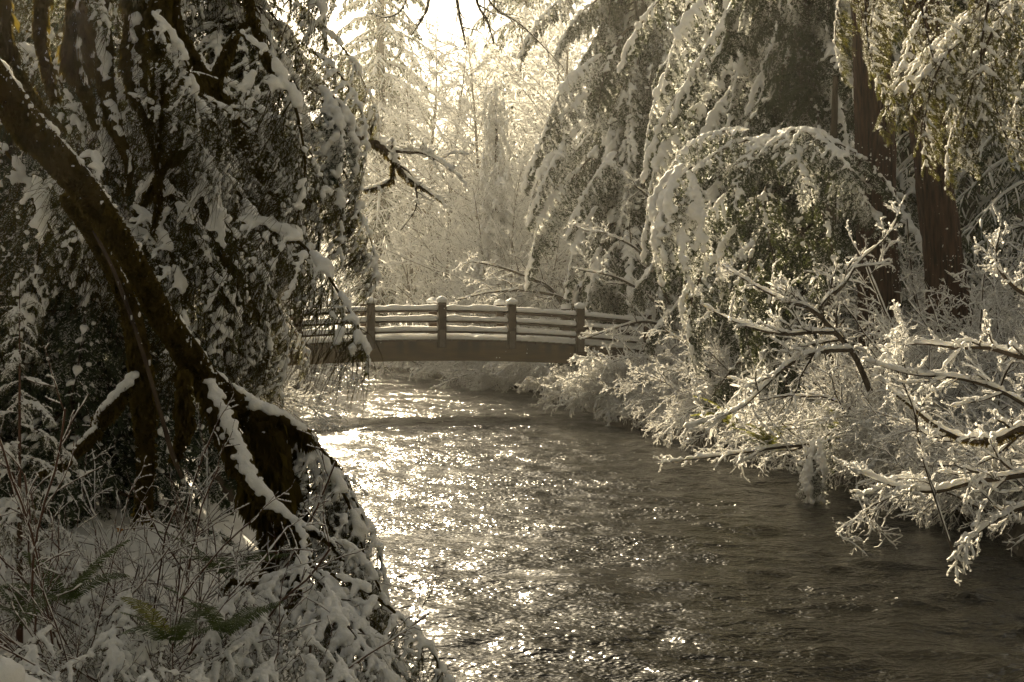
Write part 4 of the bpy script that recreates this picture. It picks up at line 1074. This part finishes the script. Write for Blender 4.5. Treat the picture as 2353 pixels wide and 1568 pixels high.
m6 = thing('arching_shrub', 'pale twiggy shrub leaning in front of the dark conifers beside the bridge end', 'shrub', on_ground(1560, 38))
for i, L_ in enumerate([[(1560, 760, 37, 8), (1500, 690, 36.5, 6), (1420, 640, 36, 4), (1330, 620, 36, 2)], [(1540, 700, 37, 6), (1480, 590, 36.5, 5), (1400, 540, 36, 3), (1340, 530, 36, 2)], [(1560, 760, 36, 7), (1480, 740, 35.5, 5), (1400, 760, 35, 3), (1340, 780, 35, 2)], [(1560, 640, 37, 5), (1510, 480, 36.5, 4), (1450, 420, 36, 2)]]):
    bare_limb(m6, L_, 850 + i, .036, 12, 6, lf=.35, up=.25)

def S(x, d, protos, n, seed, label, name='snowy_shrub', **kw):
    return shrub(name, label, 'shrub', x, d, protos, n, seed, **kw)
S(1432, 37.0, DOME, 40, 1, 'bright domed shrub of drooping frosted twigs at the bridge foot', spread=.5, s0=.85, s1=1.35, pitch=(-.2, .5))
S(1340, 44.5, DOME, 24, 2, 'frosted shrub tucked under the bridge end', spread=.4, s0=.8, s1=1.3)
S(1585, 36.5, ARCH, 20, 3, 'tall snowy shrub hiding the end of the bridge railing', spread=.4, s0=.9, s1=1.4)
S(1270, 50, DOME, 30, 4, 'frosted shrub leaning into the water just beyond the bridge', spread=.6, s0=1.0, s1=1.6)
S(1190, 55, DOME, 32, 5, 'frosted waterside shrub seen under the middle of the bridge', spread=.6, s0=1.0, s1=1.6)
S(1110, 62, DOME, 30, 6, 'frosted shrub with a bent limb trailing in the water beyond the bridge', spread=.6, s0=1.0, s1=1.7)
S(1000, 72, DOME, 28, 7, 'small far frosted shrub at the bend of the river', spread=.8, s0=1.1, s1=1.8)
S(880, 84, DOME, 28, 8, 'faint frosted shrub at the end of the water', spread=.8, s0=1.1, s1=1.8)
S(720, 47, ARCH, 16, 9, 'snowy twigs at the water edge beyond the hemlock curtain', spread=.5, s0=.8, s1=1.3)
S(600, 34, ARCH, 16, 10, 'snowy shrub on the bank behind the hemlock curtain', spread=.5, s0=.9, s1=1.3)
S(1580, 30, ARCH, 30, 11, 'snowy shrub spilling over the water between the domed shrub and the ferns', spread=.5, s0=.7, s1=1.1)
S(1480, 33.5, ARCH, 24, 12, 'low snowy twigs dipping into the river beside the domed shrub', spread=.4, s0=.6, s1=1.0)
S(1690, 27, ARCH, 27, 13, 'snowy shrub under the drooping hemlock', spread=.5, s0=.7, s1=1.2)
S(1780, 25, DENSE, 27, 14, 'frosted shrub above the green ferns', spread=.4, s0=.8, s1=1.3)
cl = thing('snow_laden_hemlock', 'white clump of snow-heaped sprays hanging down to the dark water', 'tree', on_ground(1980, 20.5))
for (x, y, d, az, pt, sc_, k) in [(1890, 1005, 20.3, 3.7, -.9, .42, 0), (1870, 1015, 20.2, 4.2, -1.0, .45, 1), (1850, 1020, 20.2, 4.6, -1.05, .42, 0), (1880, 1010, 20.1, 5.0, -1.0, .42, 1), (1860, 1060, 20.1, 4.1, -1.1, .36, 0), (1850, 1070, 20.1, 4.7, -1.1, .34, 1), (1930, 985, 20.4, 3.5, -.4, .45, 0)]:
    hang_bough(cl, x, y, d, az, pt, sc_, HEAP[k])
S(1990, 23, MAPLE, 24, 16, 'upright snowy thicket in front of the thicker cedar trunk', spread=.5, s0=.7, s1=1.1)
S(2080, 20.5, DENSE, 33, 17, 'bright frosted mound of twigs in the middle of the thicket', spread=.45, s0=.8, s1=1.4)
S(2170, 21.5, MAPLE, 24, 18, 'snowy thicket at the foot of the leaning cedar trunk', spread=.5, s0=.7, s1=1.1)
S(2270, 21, MAPLE, 26, 19, 'snowy thicket beyond the leaning cedar trunk', spread=.5, s0=.8, s1=1.2)
S(2340, 17, MAPLE, 24, 20, 'beaded snowy shrub at the edge of the frame', spread=.4, s0=.7, s1=1.1)
S(2200, 17.5, ARCH, 30, 21, 'low snowy shrub between the curving limb and the water', spread=.5, s0=.6, s1=1.0)
S(2060, 18.8, ARCH, 30, 22, 'low snowy shrub above the dark water, beside the white hanging clump', spread=.5, s0=.6, s1=1.0)
S(1930, 21.5, ARCH, 27, 23, 'snowy shrub leaning out under the crooked maple', spread=.45, s0=.6, s1=1.0)
S(2290, 16.3, ARCH, 30, 24, 'nearest snowy shrub overhanging the dark water', spread=.4, s0=.6, s1=1.0)
S(1620, 38, MAPLE, 14, 25, 'twiggy snowy shrub behind the bright drooping hemlock', spread=.5, s0=.9, s1=1.4)
S(1840, 30, MAPLE, 14, 26, 'snowy brush beneath the broad boughs', spread=.6, s0=.9, s1=1.3)
S(2120, 28, MAPLE, 26, 27, 'snowy brush between the two cedar trunks', spread=.8, s0=1.0, s1=1.5)
S(2260, 27, MAPLE, 26, 28, 'tall grey brush behind the leaning cedar trunk', spread=.8, s0=1.0, s1=1.6)
S(2370, 24, MAPLE, 16, 29, 'tall snowy brush reaching past the frame edge', spread=.8, s0=1.0, s1=1.5)
for i, (x, d) in enumerate([(780, 66), (850, 70), (920, 62), (1000, 58), (1080, 54), (1160, 62), (1230, 58), (1300, 54), (1380, 58), (730, 56), (1330, 66), (960, 70), (700, 78)]):
    t = S(x if x > 970 else x - 60, d, [ARCH, DENSE, MAPLE][i % 3], 16, 40 + i, 'frosted shrub in the white undergrowth beyond the bridge', group='frosted shrubs beyond the bridge', spread=.9, s0=1.3, s1=2.2)

# ------------------------------------------------------------------ dark side of the near bank
conifer('young_cedar', 'dark bushy young cedar with snow patches, in the shade behind the slim mossy tree', 185, 12.4, 4.6, 1.7, 80, SHADE, 61, zlo=.2, pitch=(-.5, .0), base_len=2.6, pw=.45, twist=.6)
conifer('young_cedar', 'dark shaded cedar behind the bushy one, reaching the frame edge', 20, 14.2, 6.0, 1.9, 80, SHADE, 62, zlo=.3, pitch=(-.5, 0), base_len=2.6, pw=.45, twist=.6)
# ferns
def make_frond(seed, L=.9, n=34, mat=FERN, droop=.07):
    rng = np.random.default_rng(seed)
    main = grow([[0, 0, 0]], [[1, 0, .9]], L, 14, droop, .02, rng)
    Rm = tapered(1, 14, .005, .0015)
    g = Geo(); V, F = tubes(main, Rm, 4); g.add(V, F, 0)
    t = np.linspace(.12, .99, n); u = t * 12.99; i = u.astype(int); f = (u - i)[:, None]
    p = main[0, i] * (1 - f) + main[0, i + 1] * f; tan = nrm(main[0, i + 1] - main[0, i])
    prof = np.sin(np.clip(t, 0, 1) * math.pi * .93 + .15) ** .7 * L * .16 + .01
    for sg in (1, -1):
        sd = nrm(np.cross(tan, [0, 0, 1.0])) * sg
        d = nrm(sd + tan * .35 + np.array([0, 0, -.12]) + rng.normal(size=(n, 3)) * .06)
        w = tan * .011
        a, m, e = p, p + d * (prof * .55)[:, None] + [0, 0, .004], p + d * prof[:, None] + [0, 0, -.012]
        V = np.stack([a - w * .6, a + w * .6, m + w, e, m - w], 1).reshape(-1, 3); k = np.arange(n) * 5
        g.add(V, np.concatenate([np.stack([k, k + 1, k + 2], -1), np.stack([k, k + 2, k + 4], -1), np.stack([k + 4, k + 2, k + 3], -1)]), 0)
    return g.mesh('frond', [mat], smooth=False)
FR = [make_frond(900 + i, droop=.06 + .03 * i) for i in range(3)]; FRY = [make_frond(910 + i, mat=FERN_YELLOW, droop=.08) for i in range(2)]
def fern(x, y, d, n, s, seed, label, protos=FR, az=None):
    rng = np.random.default_rng(seed)
    t = thing('sword_fern', label, 'fern', tuple(P(x, y, d)))
    for i in range(n):
        a = i / n * 6.283 + rng.uniform(-.3, .3) if az is None else az + rng.uniform(-.7, .7)
        link('frond', protos[i % len(protos)], t, M=xf((0, 0, 0), a, rng.uniform(-.1, .5), rng.uniform(-.3, .3), s * rng.uniform(.8, 1.15)))
fern(150, 1390, 6.4, 7, .40, 1, 'dark sword fern at the edge of the snow patch')
fern(400, 1490, 6.0, 7, .40, 2, 'sword fern with a yellowed frond among the red stems', FR + FRY[:1])
fern(520, 1330, 7.2, 6, .42, 3, 'sword fern beside the foot of the leaning mossy trunk')
fern(510, 1470, 6.2, 6, .42, 4, 'dark sword fern in front of the snow-laden fan of twigs')
fern(40, 1420, 6.6, 6, .36, 5, 'half-buried sword fern near the snow lump')
fern(1690, 985, 22.5, 6, .9, 6, 'bright green fern arching over the bank', FRY, 3.6)
fern(1770, 1035, 21.5, 8, .8, 7, 'green ferns hanging under the long snowy branch', FRY + FR[:1], 4.2)
fern(1935, 1000, 21.8, 6, .8, 8, 'dull green fern beneath the crooked maple', FRY + FR, 4.0)

# red-stemmed thin shrubs in the corner
for i, (x, d, n, lb) in enumerate([(60, 7.0, 12, 'thin red-stemmed shrub at the corner beside the snow lump'), (210, 6.6, 14, 'thin red-stemmed shrub crossing the open snow patch'), (330, 7.4, 14, 'thin red-stemmed shrub around the slim mossy tree foot'), (440, 6.9, 14, 'thin red-stemmed shrub behind the yellowed fern'),
                                 (120, 8.4, 12, 'thin red-stemmed shrub under the little sapling'), (500, 8.0, 10, 'thin red-stemmed shrub beside the hanging moss'), (300, 5.9, 10, 'nearest thin red-stemmed shrub')]):
    S(x, d, THIN, max(6, int(n * .6)), 70 + i, lb, name='red_stemmed_shrub', spread=.22, s0=.55, s1=1.05, pitch=(-.35, .35))
for i, (x, d, lb) in enumerate([(150, 6.0, 'snow-bent twigs lying across the corner'), (30, 6.6, 'snow-bent twigs beside the corner lump'), (330, 6.3, 'snow-bent twigs over the ferns'), (250, 9.0, 'snow-bent twigs beneath the dark cedar'), (430, 8.8, 'snow-bent twigs behind the slim mossy tree')]):
    S(x, d, BENT, 9, 90 + i, lb, name='bent_shrub', spread=.3, s0=.45, s1=.8, pitch=(-.5, .1))

# snow-laden fan of twigs beside the water
fan = thing('snow_laden_hemlock', 'fan of twigs buried in thick snow beside the water, below the mossy trunk', 'tree', tuple(P(700, 1260, 7.2)))
FAN = [make_bough(950 + i, L=1.2, nside=14, slen=.5, sang=.7, rise=.12, droop=.05, sdroop=.10, nsub=9, per=26, nper=18, nl=.022, nw=.005, snow_r=.034, voxel=.011, cover=.70, sub_snow=.6, mfreq=7, snow_steep=.5, whips=1, whip_len=.25) for i in range(3)]
for i, (x, y, d, az, pt, s) in enumerate([(700, 1270, 7.2, 4.9, -.40, .8), (690, 1290, 7.2, 4.3, -.35, .75), (720, 1300, 7.1, 5.4, -.45, .8), (640, 1325, 7.0, 4.5, -.5, .7), (750, 1360, 6.9, 5.6, -.5, .7), (745, 1340, 6.9, 5.1, -.5, .75), (780, 1400, 6.8, 5.6, -.45, .62), (580, 1340, 6.8, 4.2, -.5, .55),
                                         (620, 1420, 6.6, 4.3, -.4, .65), (720, 1430, 6.5, 4.8, -.5, .65), (800, 1440, 6.6, 5.4, -.5, .52), (640, 1500, 6.2, 4.5, -.35, .55), (560, 1480, 6.2, 4.2, -.3, .5), (830, 1490, 6.5, 5.5, -.4, .42), (770, 1500, 6.2, 5.1, -.4, .5)]):
    hang_bough(fan, x, y, d, az, pt, s, FAN[i % 3])
sp = conifer('hemlock_sapling', 'little snow-covered hemlock sapling with a thin upright stem', 45, 7.4, 2.0, .62, 30, FAN, 63, zlo=.3, zhi=1.95, pitch=(-.35, .05), base_len=1.2, rtrunk=.014, pw=.6, bark=STEM_RED)

low = thing('snow_laden_hemlock', 'low snow-laden sprays sprawling across the corner in front of the red stems', 'tree', tuple(P(220, 1500, 6.0)))
for i, (x, y, d, az, pt, s) in enumerate([(120, 1440, 5.9, 4.6, -.25, .5), (260, 1430, 6.1, 5.0, -.3, .5), (380, 1420, 6.2, 4.5, -.3, .5), (200, 1510, 5.7, 4.2, -.2, .45), (330, 1530, 5.7, 5.2, -.25, .45), (470, 1520, 5.9, 4.7, -.3, .5), (80, 1530, 5.6, 5.3, -.2, .4), (430, 1450, 6.1, 3.7, -.3, .45), (300, 1345, 6.9, 4.8, -.3, .5), (180, 1290, 7.2, 5.1, -.3, .55), (60, 1250, 7.2, 4.5, -.3, .5)]):
    hang_bough(low, x, y, d, az, pt, s, FAN[i % 3])
fan2 = thing('snow_laden_hemlock', 'drooping hemlock sprays heaped with snow over the glittering water', 'tree', tuple(P(680, 1000, 8.5)))
for i, (x, y, d, az, pt, s) in enumerate([(630, 975, 8.4, .1, -.75, .75), (650, 985, 8.3, -.3, -.85, .7), (675, 1005, 8.4, .2, -.75, .68), (690, 1020, 8.2, -.5, -.7, .6), (710, 1035, 8.3, -.1, -.8, .62), (735, 1050, 8.3, .3, -.9, .55), (755, 1070, 8.3, -.3, -.9, .55), (770, 1100, 8.3, .1, -1.0, .48), (790, 1130, 8.3, -.5, -1.1, .42),
                                         (670, 1110, 8.1, -.1, -.8, .55), (650, 1150, 8.0, .2, -.8, .55), (720, 1225, 7.5, -.2, -.6, .48), (755, 1236, 7.5, .1, -.6, .46), (790, 1248, 7.5, -.5, -.7, .40), (760, 1320, 7.0, -.3, -.4, .55), (800, 1420, 6.8, -.3, -.5, .45), (820, 1500, 6.7, -.5, -.4, .42)]):
    hang_bough(fan2, x, y, d, az, pt, s, (FAN + CURT[:2])[i % 5])

# a lump of snow close by, and one dead leaf caught in the twigs
lump = thing('snow_lump', 'round soft lump of snow in the very corner of the bank', 'snow lump', tuple(P(0, 1560, 5.2)))
V, F = blobs([(0, 0, 0), (.05, .1, -.1), (-.15, .05, -.1), (.02, .05, -.3), (-.1, .1, -.45), (0.03, .1, -.6)], [.10, .11, .14, .2, .28, .34], 1.0)
link('mound', remesh(V, F, .02, [SNOW], 'lump', 3, .008, 12), lump)
lf = thing('dead_leaf', 'curled orange leaf caught on a twig with a cap of snow', 'leaf', tuple(P(275, 1218, 6.9)))
g = Geo(); a = np.linspace(0, 2 * math.pi, 11)[:-1]; rr = .015 * (1 + .3 * np.cos(5 * a))
g.add(np.vstack([[[0, 0, 0]], np.stack([np.cos(a) * rr, .01 * np.sin(2 * a), np.sin(a) * rr], -1)]), [[0, i + 1, (i + 1) % 10 + 1] for i in range(10)])
o = link('blade', g.mesh('leaf', [LEAF]), lf)
V, F = blobs([(0, 0, .013), (.01, 0, .010), (-.01, 0, .011)], [.013, .009, .010], .6); link('snow', remesh(V, F, .006, [SNOW], 'leaf_snow', 1), lf)

# loose snow sifting down from the boughs
n = 520
dd = rng_fall = np.random.default_rng(9)
d_ = dd.uniform(14, 44, n); x_ = dd.uniform(800, 2300, n); y_ = dd.uniform(60, 860, n)
c = np.stack([(x_ - 1176.5) / FPX * d_, d_, CAMZ - (y_ - 750) / FPX * d_], -1)
V, F = blobs(c, dd.uniform(.004, .011, n), 1.0)
g = Geo(); g.add(V, F)
fs = structure(link('falling_snow', g.mesh('falling_snow', [SNOW])), 'stuff')
fs['label'] = 'fine loose snow sifting down through the sunlight'

# ------------------------------------------------------------------ cold hazy air over the valley
hz, nt, out = new_mat('haze_air')
pv = nt.nodes.new('ShaderNodeVolumePrincipled')
pv.inputs['Color'].default_value = (0.96, 0.93, 0.86, 1)
pv.inputs['Density'].default_value = 0.00040
pv.inputs['Anisotropy'].default_value = 0.8
nt.links.new(pv.outputs[0], out.inputs['Volume'])
g = Geo(); box(g, -225, 225, -30, 430, -2.2, 46)
haze = structure(link('haze', g.mesh('haze', [hz], smooth=False)), 'stuff')
haze['label'] = 'thin pale winter haze filling the valley'
